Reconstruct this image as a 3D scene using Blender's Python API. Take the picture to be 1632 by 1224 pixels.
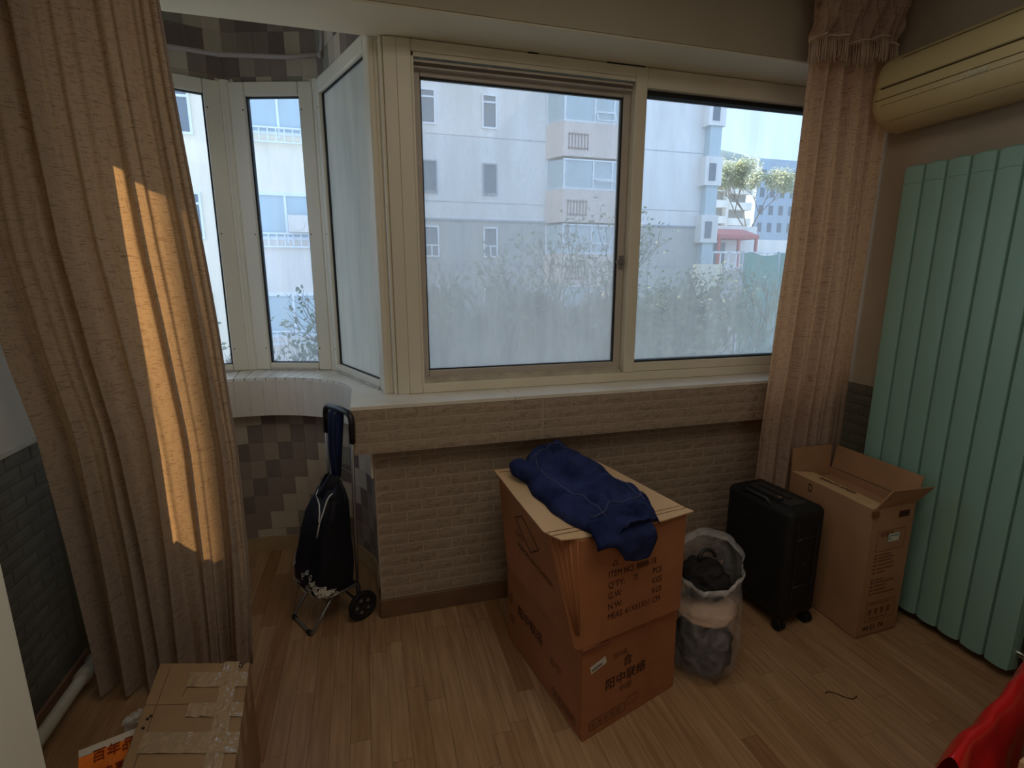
import bpy, bmesh, math, random
from mathutils import Vector, Matrix, noise
random.seed(7)
for o in list(bpy.data.objects):
    bpy.data.objects.remove(o)
sc = bpy.context.scene
COL = sc.collection
PI = math.pi

# ---------------------------------------------------------------- camera
cam = bpy.data.cameras.new('camera'); camo = bpy.data.objects.new('camera', cam); COL.objects.link(camo)
cam.sensor_width = 36; cam.lens = 816.6 / 1632 * 36; cam.clip_start = .02; cam.clip_end = 2000
camo.location = (0, 0, 1.5); camo.rotation_euler = (PI / 2 - .20535, 0, -.27758)
sc.camera = camo
sc.view_settings.view_transform = 'Standard'; sc.view_settings.look = 'None'
sc.view_settings.exposure = 1.12; sc.view_settings.gamma = 1; sc.view_settings.use_curve_mapping = False
# ---------------------------------------------------------------- sky, sun, lamps
SKY = 1.15
w = bpy.data.worlds.new('sky'); sc.world = w; w.use_nodes = True
nt = w.node_tree; nt.nodes.clear()
tc = nt.nodes.new('ShaderNodeTexCoord'); sp = nt.nodes.new('ShaderNodeSeparateXYZ')
cr = nt.nodes.new('ShaderNodeValToRGB'); bg = nt.nodes.new('ShaderNodeBackground'); wo = nt.nodes.new('ShaderNodeOutputWorld')
cr.color_ramp.elements[0].position = .0; cr.color_ramp.elements[0].color = (.38, .54, .77, 1)
cr.color_ramp.elements[1].position = .55; cr.color_ramp.elements[1].color = (.35, .51, .77, 1)
nt.links.new(tc.outputs['Generated'], sp.inputs[0]); nt.links.new(sp.outputs['Z'], cr.inputs[0])
nt.links.new(cr.outputs[0], bg.inputs[0]); bg.inputs[1].default_value = SKY
nt.links.new(bg.outputs[0], wo.inputs[0])
sun = bpy.data.lights.new('sun', 'SUN'); sun.energy = 6.2; sun.angle = math.radians(.35); sun.color = (1, .95, .86)
suno = bpy.data.objects.new('sun', sun); COL.objects.link(suno)
# sun stands to the front left; the tall cream block screens all but the left casement of the bay
saz, sel = math.radians(-50), math.radians(36)
sd = Vector((math.sin(saz) * math.cos(sel), math.cos(saz) * math.cos(sel), math.sin(sel)))
suno.rotation_euler = sd.to_track_quat('Z', 'Y').to_euler(); suno.location = (-40, 30, 40)
def area(name, loc, tgt, sx, sy, e, col, portal=False):
    l = bpy.data.lights.new(name, 'AREA'); l.shape = 'RECTANGLE'; l.size = sx; l.size_y = sy; l.energy = e; l.color = col
    l.cycles.is_portal = portal
    o = bpy.data.objects.new(name, l); COL.objects.link(o); o.location = loc
    o.rotation_euler = (Vector(tgt) - Vector(loc)).to_track_quat('-Z', 'Y').to_euler(); return o
area('rear_fill', (.3, -2.2, 1.5), (.6, 2, .9), 1.6, 1.8, 2.0, (1, .90, .76))  # added fill light behind the camera; the back wall has no doorway
area('ceiling_fill', (.5, .45, 2.70), (.5, .46, 0), 1.3, 1.3, 5.0, (1, .90, .76))  # added overhead fill to brighten floor and box tops, no fitting
area('window_portal', (1.25, 2.42, 1.7), (1.25, 0, 1.7), 2.2, 1.5, 1, (1, 1, 1), True)
area('bay_window_portal', (-.6, 3.2, 1.7), (-.6, 0, 1.7), 1.4, 1.5, 1, (1, 1, 1), True)

# ---------------------------------------------------------------- materials
def lin(c):
    return tuple((v / 255 / 12.92) if v / 255 <= .04045 else ((v / 255 + .055) / 1.055) ** 2.4 for v in c) + (1,)
def mat(name, col, rough=.6, spec=.3, metal=0, var=0, vscale=20, bump=0, bscale=60, stretch=(1, 1, 1), col2=None, coord='Object'):
    m = bpy.data.materials.new(name); m.use_nodes = True; t = m.node_tree; b = t.nodes['Principled BSDF']
    b.inputs['Base Color'].default_value = col; b.inputs['Roughness'].default_value = rough
    b.inputs['Specular IOR Level'].default_value = spec; b.inputs['Metallic'].default_value = metal
    tcn = t.nodes.new('ShaderNodeTexCoord'); mp = t.nodes.new('ShaderNodeMapping'); mp.inputs['Scale'].default_value = stretch
    t.links.new(tcn.outputs[coord], mp.inputs[0])
    if var or col2:
        n = t.nodes.new('ShaderNodeTexNoise'); n.inputs['Scale'].default_value = vscale; n.inputs['Detail'].default_value = 5
        t.links.new(mp.outputs[0], n.inputs['Vector'])
        r = t.nodes.new('ShaderNodeValToRGB'); r.color_ramp.elements[0].position = .32; r.color_ramp.elements[1].position = .68
        c1 = tuple(max(0, v * (1 - var)) for v in col[:3]) + (1,); c2 = col2 or tuple(min(1, v * (1 + var)) for v in col[:3]) + (1,)
        r.color_ramp.elements[0].color = c1 if not col2 else col; r.color_ramp.elements[1].color = c2
        t.links.new(n.outputs['Fac'], r.inputs[0]); t.links.new(r.outputs[0], b.inputs['Base Color'])
    if bump:
        n2 = t.nodes.new('ShaderNodeTexNoise'); n2.inputs['Scale'].default_value = bscale; n2.inputs['Detail'].default_value = 4
        t.links.new(mp.outputs[0], n2.inputs['Vector'])
        bp = t.nodes.new('ShaderNodeBump'); bp.inputs['Strength'].default_value = bump; bp.inputs['Distance'].default_value = .01
        t.links.new(n2.outputs['Fac'], bp.inputs['Height']); t.links.new(bp.outputs[0], b.inputs['Normal'])
    return m
def R(h, s=1):  # reflectance triple
    return (h[0] * s, h[1] * s, h[2] * s, 1)
M = {}
M['plaster'] = mat('plaster', (.54, .50, .42, 1), .9, .1, var=.05, vscale=3, bump=.08, bscale=40)
M['soffit'] = mat('soffit_paint', (.76, .70, .54, 1), .8, .15, var=.03, vscale=4)
M['white_pvc'] = mat('window_pvc', (.72, .67, .54, 1), .35, .4, var=.05, vscale=5, stretch=(1, 1, .3))
M['dirty_pvc'] = mat('dirty_pvc', (.50, .46, .38, 1), .45, .3, var=.16, vscale=14)
M['sash_pvc'] = mat('sash_pvc', (.47, .42, .37, 1), .4, .35, var=.06, vscale=8)
M['gasket'] = mat('gasket', (.02, .02, .022, 1), .6)
M['sill'] = mat('sill_tile', (.72, .68, .60, 1), .35, .4, var=.07, vscale=7)
M['sill_joint'] = mat('sill_joint', (.16, .14, .12, 1), .9)
M['apron_plank'] = mat('apron_plank', (.66, .60, .50, 1), .55, .25, var=.06, vscale=6, stretch=(4, 4, .6))
M['mortar'] = mat('mortar', (.41, .325, .25, 1), .85, .1)
M['wainscot'] = mat('wainscot_paper', (.105, .10, .075, 1), .85, .1, var=.1, vscale=12)
M['skirting'] = mat('skirting_wood', (.30, .19, .10, 1), .5, .3, var=.15, vscale=8, stretch=(1, 1, 6))
M['dark_metal'] = mat('dark_metal', (.05, .05, .052, 1), .4, .5, .6)
M['steel'] = mat('grey_steel', (.30, .30, .31, 1), .35, .5, .8)
M['chrome'] = mat('chrome', (.6, .6, .6, 1), .2, .5, 1)
M['black_plastic'] = mat('black_plastic', (.018, .018, .02, 1), .4, .4)
M['rubber'] = mat('rubber', (.012, .012, .013, 1), .7, .3)
M['white_paint'] = mat('white_paint', (.80, .78, .66, 1), .6, .2, var=.02, vscale=4)
M['pipe'] = mat('pipe_paint', (.46, .44, .36, 1), .4, .4, var=.08)
M['ac'] = mat('aged_ac_plastic', (.58, .48, .255, 1), .35, .4, var=.04, vscale=4)
M['ac_light'] = mat('ac_light_plastic', (.62, .51, .26, 1), .35, .4)
M['ac_groove'] = mat('ac_groove', (.09, .065, .02, 1), .7)
M['logo'] = mat('logo_silver', (.75, .72, .55, 1), .3, .5, .2)
M['rad'] = mat('radiator_enamel', (.25, .43, .36, 1), .32, .45, var=.02, vscale=3)
M['rad_dark'] = mat('radiator_gap', (.02, .05, .035, 1), .8)
M['denim'] = mat('denim', (.008, .013, .052, 1), .9, .1, col2=(.030, .042, .130, 1), vscale=11, bump=.5, bscale=160)  # blue mottling also paints in fold highlights and dark hollows
M['denim_seam'] = mat('denim_seam', (.07, .08, .15, 1), .8, .1)
M['navy'] = mat('navy_strap', (.012, .018, .055, 1), .8, .2, bump=.3, bscale=300)
M['bag_cloth'] = mat('bag_cloth', (.006, .007, .014, 1), .55, .3, bump=.25, bscale=50)
M['piping'] = mat('white_piping', (.62, .62, .60, 1), .6)
M['suitcase'] = mat('suitcase_cloth', (.012, .012, .012, 1), .6, .3, bump=.3, bscale=260)
M['suitcase_top'] = mat('suitcase_top', (.035, .035, .035, 1), .5, .4)
M['tape'] = mat('clear_tape', (.40, .30, .19, 1), .07, .9, bump=1.0, bscale=26)
M['ink'] = mat('box_ink', (.06, .024, .015, 1), .8)
M['ink_soft'] = mat('faded_ink', (.20, .085, .042, 1), .85)
M['marker'] = mat('marker_ink', (.02, .018, .016, 1), .6)
M['label'] = mat('paper_label', (.62, .60, .54, 1), .6)
M['orange'] = mat('orange_film', (.85, .20, .02, 1), .3, .5, var=.2, vscale=18, bump=.3, bscale=30)
M['orange_dark'] = mat('orange_print', (.24, .035, .01, 1), .5)
M['red'] = mat('red_film', (.62, .012, .014, 1), .25, .5, bump=.4, bscale=14)
M['dark_cloth'] = mat('dark_cloth', (.018, .017, .022, 1), .85, .1, var=.4, vscale=16, bump=.8, bscale=18)
M['beige_cloth'] = mat('beige_cloth', (.66, .46, .33, 1), .9, .1, bump=.3, bscale=20)
M['gold'] = mat('gold_trim', (.40, .30, .13, 1), .5)

def cardboard(name, c, dark=.8):
    m = bpy.data.materials.new(name); m.use_nodes = True; t = m.node_tree; b = t.nodes['Principled BSDF']
    b.inputs['Roughness'].default_value = .8; b.inputs['Specular IOR Level'].default_value = .15
    tcn = t.nodes.new('ShaderNodeTexCoord'); n = t.nodes.new('ShaderNodeTexNoise'); n.inputs['Scale'].default_value = 5; n.inputs['Detail'].default_value = 8
    t.links.new(tcn.outputs['Object'], n.inputs['Vector'])
    r = t.nodes.new('ShaderNodeValToRGB'); r.color_ramp.elements[0].position = .3; r.color_ramp.elements[1].position = .7
    r.color_ramp.elements[0].color = (c[0] * dark, c[1] * dark, c[2] * dark, 1); r.color_ramp.elements[1].color = (*c, 1)
    t.links.new(n.outputs['Fac'], r.inputs[0]); t.links.new(r.outputs[0], b.inputs['Base Color'])
    wv = t.nodes.new('ShaderNodeTexWave'); wv.inputs['Scale'].default_value = 45; wv.inputs['Distortion'].default_value = .3
    t.links.new(tcn.outputs['Object'], wv.inputs['Vector'])
    bp = t.nodes.new('ShaderNodeBump'); bp.inputs['Strength'].default_value = .05; bp.inputs['Distance'].default_value = .003
    t.links.new(wv.outputs['Fac'], bp.inputs['Height']); t.links.new(bp.outputs[0], b.inputs['Normal'])
    return m
M['card'] = cardboard('cardboard', (.40, .165, .075))
M['card_top'] = cardboard('cardboard_inner', (.66, .44, .25), .88)
M['card_tan'] = cardboard('cardboard_tan', (.43, .245, .135))
M['card_brown'] = cardboard('cardboard_dull', (.40, .26, .145))

def fabric(name, base, thin, glow, tr=.34, su=1.0):
    m = bpy.data.materials.new(name); m.use_nodes = True; t = m.node_tree; t.nodes.clear()
    N = t.nodes.new; L = t.links.new
    uv = N('ShaderNodeUVMap'); uv.uv_map = 'UVMap'
    def streak(sx, sy, lo, hi, sd):
        mp = N('ShaderNodeMapping'); mp.inputs['Scale'].default_value = (sx, sy, 1); mp.inputs['Location'].default_value = (sd, sd * 2, 0)
        L(uv.outputs[0], mp.inputs[0]); n = N('ShaderNodeTexNoise'); n.inputs['Scale'].default_value = 1; n.inputs['Detail'].default_value = 2
        L(mp.outputs[0], n.inputs['Vector']); r = N('ShaderNodeMapRange'); r.inputs['From Min'].default_value = lo; r.inputs['From Max'].default_value = hi
        L(n.outputs['Fac'], r.inputs['Value']); return r.outputs[0]
    h = streak(22 * su, 420 * su, .60, .68, 1.3)          # dark slubs along the weft
    v = streak(420 * su, 16 * su, .62, .71, 7.7)           # fewer along the warp
    h2 = streak(9 * su, 150 * su, .62, .68, 4.1)
    mx = N('ShaderNodeMath'); mx.operation = 'MAXIMUM'; L(h, mx.inputs[0]); L(v, mx.inputs[1])
    mm = N('ShaderNodeMath'); mm.operation = 'MAXIMUM'; L(mx.outputs[0], mm.inputs[0])
    hs = N('ShaderNodeMath'); hs.operation = 'MULTIPLY'; hs.inputs[1].default_value = .5; L(h2, hs.inputs[0]); L(hs.outputs[0], mm.inputs[1])
    wv1 = N('ShaderNodeTexWave'); wv1.bands_direction = 'Y'; wv1.inputs['Scale'].default_value = 60; wv1.inputs['Distortion'].default_value = 1.2; wv1.inputs['Detail Scale'].default_value = .4; L(uv.outputs[0], wv1.inputs['Vector'])
    wv2 = N('ShaderNodeTexWave'); wv2.bands_direction = 'X'; wv2.inputs['Scale'].default_value = 60; wv2.inputs['Distortion'].default_value = 1.2; wv2.inputs['Detail Scale'].default_value = .4; L(uv.outputs[0], wv2.inputs['Vector'])
    wmul = N('ShaderNodeMath'); wmul.operation = 'MULTIPLY'; L(wv1.outputs['Fac'], wmul.inputs[0]); L(wv2.outputs['Fac'], wmul.inputs[1])
    wf = N('ShaderNodeTexNoise'); mp = N('ShaderNodeMapping'); mp.inputs['Scale'].default_value = (260, 260, 1); L(uv.outputs[0], mp.inputs[0]); L(mp.outputs[0], wf.inputs['Vector']); wf.inputs['Scale'].default_value = 1
    c = N('ShaderNodeMixRGB'); c.inputs[1].default_value = base; c.inputs[2].default_value = thin; wad = N('ShaderNodeMath'); wad.operation = 'ADD'; wad.use_clamp = True; L(wmul.outputs[0], wad.inputs[0]); wsb = N('ShaderNodeMath'); wsb.operation = 'MULTIPLY'; wsb.inputs[1].default_value = .6; L(wf.outputs['Fac'], wsb.inputs[0]); L(wsb.outputs[0], wad.inputs[1]); L(wad.outputs[0], c.inputs[0])
    d = N('ShaderNodeMixRGB'); d.inputs[2].default_value = (base[0] * .35, base[1] * .3, base[2] * .28, 1); L(c.outputs[0], d.inputs[1])
    k = N('ShaderNodeMath'); k.operation = 'MULTIPLY'; k.inputs[1].default_value = .85; L(mm.outputs[0], k.inputs[0]); L(k.outputs[0], d.inputs[0])
    g = N('ShaderNodeMixRGB'); g.inputs[1].default_value = glow; g.inputs[2].default_value = (glow[0] * .3, glow[1] * .2, glow[2] * .15, 1); L(mm.outputs[0], g.inputs[0])
    df = N('ShaderNodeBsdfDiffuse'); tl = N('ShaderNodeBsdfTranslucent'); mi = N('ShaderNodeMixShader'); mi.inputs[0].default_value = tr
    L(d.outputs[0], df.inputs[0]); L(g.outputs[0], tl.inputs[0]); L(df.outputs[0], mi.inputs[1]); L(tl.outputs[0], mi.inputs[2])
    bp = N('ShaderNodeBump'); bp.inputs['Strength'].default_value = .35; bp.inputs['Distance'].default_value = .002
    L(wf.outputs['Fac'], bp.inputs['Height']); L(bp.outputs[0], df.inputs['Normal'])
    o = N('ShaderNodeOutputMaterial'); L(mi.outputs[0], o.inputs[0]); return m
M['curtain'] = fabric('linen_curtain', (.325, .27, .232, 1), (.43, .365, .315, 1), (1, .50, .165, 1), .17)
M['curtain_right'] = fabric('linen_curtain_rosy', (.38, .295, .245, 1), (.49, .385, .32, 1), (1, .50, .22, 1), .34)

def glass(name, haze, col, lowhaze=0, z0=1.0, z1=2.4):
    """dusty window glass: clear pane under a film of dirt that scatters daylight, thicker towards the foot of the pane"""
    m = bpy.data.materials.new(name); m.use_nodes = True; t = m.node_tree; t.nodes.clear(); N = t.nodes.new; L = t.links.new
    tcn = N('ShaderNodeTexCoord'); s = N('ShaderNodeSeparateXYZ'); L(tcn.outputs['Object'], s.inputs[0])
    mr = N('ShaderNodeMapRange'); mr.inputs['From Min'].default_value = z1 - .3; mr.inputs['From Max'].default_value = z0
    mr.inputs['To Min'].default_value = haze; mr.inputs['To Max'].default_value = haze + lowhaze; L(s.outputs['Z'], mr.inputs['Value'])
    mp = N('ShaderNodeMapping'); mp.inputs['Scale'].default_value = (9, 9, 1.6); L(tcn.outputs['Object'], mp.inputs[0])
    n = N('ShaderNodeTexNoise'); n.inputs['Scale'].default_value = 1.5; n.inputs['Detail'].default_value = 8; L(mp.outputs[0], n.inputs['Vector'])
    n2 = N('ShaderNodeMapRange'); n2.inputs['From Min'].default_value = .3; n2.inputs['From Max'].default_value = .7; n2.inputs['To Min'].default_value = -.06; n2.inputs['To Max'].default_value = .07
    L(n.outputs['Fac'], n2.inputs['Value']); a = N('ShaderNodeMath'); a.operation = 'ADD'; a.use_clamp = True; L(mr.outputs[0], a.inputs[0]); L(n2.outputs[0], a.inputs[1])
    tr = N('ShaderNodeBsdfTransparent'); tl = N('ShaderNodeBsdfTranslucent'); tl.inputs[0].default_value = col
    mi = N('ShaderNodeMixShader'); L(a.outputs[0], mi.inputs[0]); L(tr.outputs[0], mi.inputs[1]); L(tl.outputs[0], mi.inputs[2])
    gl = N('ShaderNodeBsdfGlossy'); gl.inputs['Roughness'].default_value = .03; fr = N('ShaderNodeFresnel'); fr.inputs[0].default_value = 1.3
    m2 = N('ShaderNodeMixShader'); L(fr.outputs[0], m2.inputs[0]); L(mi.outputs[0], m2.inputs[1]); L(gl.outputs[0], m2.inputs[2])
    o = N('ShaderNodeOutputMaterial'); L(m2.outputs[0], o.inputs[0]); return m
M['glass_dusty'] = glass('dusty_glass', .27, (1, .93, .87, 1), .13)
M['glass_dusty_right'] = glass('dusty_glass_right', .12, (1, .94, .86, 1), .24)
M['glass_clean'] = glass('clean_glass', .05, (1, .97, .95, 1), .12)
M['glass_fog'] = glass('fogged_glass', (.62), (1, .92, .78, 1), .10)

# ---------------------------------------------------------------- mesh helpers
class MB:
    def __init__(s): s.v = []; s.f = []; s.uv = None; s.mi = []
    def add(s, vs, fs, mi=0):
        b = len(s.v); s.v += [tuple(v) for v in vs]; s.f += [tuple(b + i for i in f) for f in fs]; s.mi += [mi] * len(fs); return s
    def box(s, x0, x1, y0, y1, z0, z1, mi=0):
        return s.add([(x0, y0, z0), (x1, y0, z0), (x1, y1, z0), (x0, y1, z0), (x0, y0, z1), (x1, y0, z1), (x1, y1, z1), (x0, y1, z1)],
                     [(0, 3, 2, 1), (4, 5, 6, 7), (0, 1, 5, 4), (1, 2, 6, 5), (2, 3, 7, 6), (3, 0, 4, 7)], mi)
    def hexa(s, b, t, mi=0):  # 4 bottom, 4 top points
        return s.add(list(b) + list(t), [(0, 3, 2, 1), (4, 5, 6, 7), (0, 1, 5, 4), (1, 2, 6, 5), (2, 3, 7, 6), (3, 0, 4, 7)], mi)
    def prism(s, pts, z0, z1, mi=0):
        n = len(pts); vs = [(x, y, z0) for x, y in pts] + [(x, y, z1) for x, y in pts]
        return s.add(vs, [tuple(reversed(range(n))), tuple(range(n, 2 * n))] + [(i, (i + 1) % n, n + (i + 1) % n, n + i) for i in range(n)], mi)
    def tube(s, pts, r, n=8, mi=0, closed=False):
        pts = [Vector(p) for p in pts]; k = len(pts); rs = r if isinstance(r, (list, tuple)) else [r] * k; b = len(s.v); up = None
        for i, p in enumerate(pts):
            if closed: d = pts[(i + 1) % k] - pts[i - 1]
            else: d = pts[min(i + 1, k - 1)] - pts[max(i - 1, 0)]
            d.normalize()
            if up is None: up = Vector((0, 0, 1)) if abs(d.z) < .9 else Vector((1, 0, 0))
            a = up - d * up.dot(d); a.normalize(); c = d.cross(a); up = a
            for j in range(n):
                t = 2 * PI * j / n; s.v.append(tuple(p + (a * math.cos(t) + c * math.sin(t)) * rs[i]))
        m = k if closed else k - 1
        for i in range(m):
            i2 = (i + 1) % k
            for j in range(n): s.f.append((b + i * n + j, b + i * n + (j + 1) % n, b + i2 * n + (j + 1) % n, b + i2 * n + j)); s.mi.append(mi)
        if not closed:
            s.f.append(tuple(b + j for j in reversed(range(n)))); s.f.append(tuple(b + (k - 1) * n + j for j in range(n))); s.mi += [mi, mi]
        return s
    def grid(s, fn, nu, nv, mi=0, uv=None):
        b = len(s.v)
        for i in range(nu + 1):
            for j in range(nv + 1): s.v.append(tuple(fn(i / nu, j / nv)))
        if uv is not None and s.uv is None: s.uv = {}
        if uv is not None:
            for i in range(nu + 1):
                for j in range(nv + 1): s.uv[b + i * (nv + 1) + j] = uv(i / nu, j / nv)
        for i in range(nu):
            for j in range(nv):
                a = b + i * (nv + 1) + j; s.f.append((a, a + nv + 1, a + nv + 2, a + 1)); s.mi.append(mi)
        return s
    def disc(s, c, ax, r, th, n=20, mi=0):
        ax = Vector(ax).normalized(); return s.tube([Vector(c) - ax * th / 2, Vector(c) + ax * th / 2], r, n, mi)
    def build(s, name, m, parent=None, smooth=False, bevel=0, seg=2, loc=None):
        me = bpy.data.meshes.new(name); me.from_pydata(s.v, [], s.f)
        ms = m if isinstance(m, (list, tuple)) else [m]
        for q in ms: me.materials.append(M[q] if isinstance(q, str) else q)
        for p, k in zip(me.polygons, s.mi): p.material_index = k; p.use_smooth = smooth
        if s.uv:
            ul = me.uv_layers.new(name='UVMap')
            for lp in me.loops: ul.data[lp.index].uv = s.uv.get(lp.vertex_index, (0, 0))
        me.update()
        bm = bmesh.new(); bm.from_mesh(me)
        bmesh.ops.recalc_face_normals(bm, faces=bm.faces); bm.to_mesh(me); bm.free()
        o = bpy.data.objects.new(name, me); COL.objects.link(o)
        if bevel:
            b = o.modifiers.new('bevel', 'BEVEL'); b.width = bevel; b.segments = seg; b.limit_method = 'ANGLE'; b.angle_limit = .6
            if not smooth:
                for p in me.polygons: p.use_smooth = True
                b.harden_normals = True
        if parent is not None: attach(o, parent)
        return o
def attach(o, parent):
    # geometry is in world coordinates; the parent may be moved to its base
    o.parent = parent; o.matrix_parent_inverse = Matrix.Translation(-Vector(parent.location))
def thing(name, loc, label, cat, group=None):
    o = bpy.data.objects.new(name, None); o.empty_display_size = .05; COL.objects.link(o); o.location = loc
    o['label'] = label; o['category'] = cat
    if group: o['group'] = group
    return o
def tag(o, label, cat, group=None):
    o['label'] = label; o['category'] = cat
    if group: o['group'] = group
    return o
def struct(o): o['kind'] = 'structure'; return o
def inst(name, me, loc, parent, rz=0, mt=None, rot=None):
    o = bpy.data.objects.new(name, me); COL.objects.link(o); attach(o, parent)
    o.location = loc; o.rotation_euler = rot or (0, 0, rz)
    if mt is not None:
        o.material_slots[0].link = 'OBJECT'; o.material_slots[0].material = mt
    return o
def text_on(s, size, fn, u0, z0, m, parent, xs=1, shear=0, bold=0):
    """lettering laid onto a (possibly warped) face: fn(u, z) gives the surface point"""
    c = bpy.data.curves.new('lettering', 'FONT'); c.body = s; c.size = size; c.offset = bold; c.resolution_u = 3; c.shear = shear
    t = bpy.data.objects.new('lettering', c); COL.objects.link(t); bpy.context.view_layer.update()
    me = bpy.data.meshes.new_from_object(t); bpy.data.objects.remove(t)
    for v in me.vertices: v.co = fn(u0 + v.co.x * xs, z0 + v.co.y)
    me.materials.clear(); me.materials.append(M[m]); o = bpy.data.objects.new('lettering', me); COL.objects.link(o); attach(o, parent); return o
def text(s, size, o3, xdir, ydir, m, parent, name='lettering', ext=.0003, shear=0, cx='LEFT', bold=0, xs=1):
    """flat lettering lying on a surface: o3 origin, xdir reading direction, ydir up direction"""
    c = bpy.data.curves.new(name, 'FONT'); c.body = s; c.size = size; c.extrude = ext; c.shear = shear; c.align_x = cx; c.offset = bold; c.resolution_u = 3
    t = bpy.data.objects.new(name, c); COL.objects.link(t)
    x = Vector(xdir).normalized(); y = Vector(ydir); y = (y - x * y.dot(x)).normalized(); z = x.cross(y)
    mw = Matrix(((x.x, y.x, z.x), (x.y, y.y, z.y), (x.z, y.z, z.z))).to_4x4() @ Matrix.Diagonal((xs, 1, 1, 1))
    bpy.context.view_layer.update()
    me = bpy.data.meshes.new_from_object(t); bpy.data.objects.remove(t)
    me.transform(mw); me.transform(Matrix.Translation(Vector(o3))); me.materials.clear(); me.materials.append(M[m])
    o = bpy.data.objects.new(name, me); COL.objects.link(o); attach(o, parent); return o

# ================================================================ ROOM SHELL
XL, XR, YF, YB, ZC = -1.12, 2.33, 2.13, -2.5, 2.75
# --- floor
fl = struct(MB().box(XL - .3, XR + .05, YB, 3.0, -.06, -.004).build('floor', mat('floor_underlay', (.12, .07, .035, 1), .7)))
def plank_mat(i, c):
    m = bpy.data.materials.new('laminate_%d' % i); m.use_nodes = True; t = m.node_tree; b = t.nodes['Principled BSDF']
    b.inputs['Roughness'].default_value = .33; b.inputs['Specular IOR Level'].default_value = .35
    tcn = t.nodes.new('ShaderNodeTexCoord'); oi = t.nodes.new('ShaderNodeObjectInfo')
    ad = t.nodes.new('ShaderNodeVectorMath'); ad.operation = 'ADD'
    cm = t.nodes.new('ShaderNodeCombineXYZ'); ml = t.nodes.new('ShaderNodeMath'); ml.operation = 'MULTIPLY'; ml.inputs[1].default_value = 50
    t.links.new(oi.outputs['Random'], ml.inputs[0]); t.links.new(ml.outputs[0], cm.inputs[0]); t.links.new(ml.outputs[0], cm.inputs[1])
    t.links.new(tcn.outputs['Object'], ad.inputs[0]); t.links.new(cm.outputs[0], ad.inputs[1])
    mp = t.nodes.new('ShaderNodeMapping'); mp.inputs['Scale'].default_value = (60, 4, 1); t.links.new(ad.outputs[0], mp.inputs[0])
    n = t.nodes.new('ShaderNodeTexNoise'); n.inputs['Scale'].default_value = 1; n.inputs['Detail'].default_value = 6; t.links.new(mp.outputs[0], n.inputs['Vector'])
    r = t.nodes.new('ShaderNodeValToRGB'); r.color_ramp.elements[0].position = .3; r.color_ramp.elements[1].position = .72
    r.color_ramp.elements[0].color = (c[0] * .72, c[1] * .66, c[2] * .6, 1); r.color_ramp.elements[1].color = (c[0] * 1.12, c[1] * 1.12, c[2] * 1.1, 1)
    t.links.new(n.outputs['Fac'], r.inputs[0]); t.links.new(r.outputs[0], b.inputs['Base Color'])
    mr = t.nodes.new('ShaderNodeMapRange'); mr.inputs['To Min'].default_value = .26; mr.inputs['To Max'].default_value = .46
    t.links.new(n.outputs['Fac'], mr.inputs['Value']); t.links.new(mr.outputs[0], b.inputs['Roughness'])
    return m
PL = [plank_mat(i, c) for i, c in enumerate([(.40, .245, .132), (.425, .265, .147), (.38, .23, .12), (.44, .28, .157), (.32, .175, .085)])]
def plank_mesh(L, W=.0655):
    b = MB(); e = .0003; x = W / 2 - .0002; y = L / 2 - .0003
    b.hexa([(-x, -y, -.004), (x, -y, -.004), (x, y, -.004), (-x, y, -.004)], [(-x + e, -y + e, 0), (x - e, -y + e, 0), (x - e, y - e, 0), (-x + e, y - e, 0)])
    o = b.build('floor_plank', PL[0]); me = o.data; bpy.data.objects.remove(o); return me
pm = {L: plank_mesh(L) for L in (.42, .56, .70)}
far = MB(); xx = XL - .25; row = 0; nplank = 0
while xx < XR:
    yy = 3.0 - random.uniform(0, .5)
    first = True; ytop = 3.0
    while ytop > -2.5:
        L = random.choice((.42, .56, .70))
        if ytop > .62:
            c = random.choices((0, 1, 2, 3, 4), (6, 6, 4, 4, 1))[0]
            inst('floor_plank', pm[L], (xx + .0328, ytop - L / 2 + random.choice((0, 0, 0)), random.uniform(-.0002, .0002)), fl, 0, PL[c]); nplank += 1
        else:
            far.box(xx + .0006, xx + .065, ytop - L + .001, ytop - .001, -.004, 0)
        ytop -= L
        if first: ytop += random.uniform(0, .3); first = False; ytop = min(ytop, 2.9)
    xx += .0655; row += 1
o = far.build('floor_planks', PL[1], fl); o['kind'] = 'stuff'
# --- ceiling and plain walls
struct(MB().box(XL - .4, XR + .05, YB, 3.3, ZC, ZC + .05).build('ceiling', 'soffit'))
struct(MB().box(XL - .05, XR + .05, YB - .05, YB, 0, ZC).build('wall_back', 'soffit'))

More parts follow.
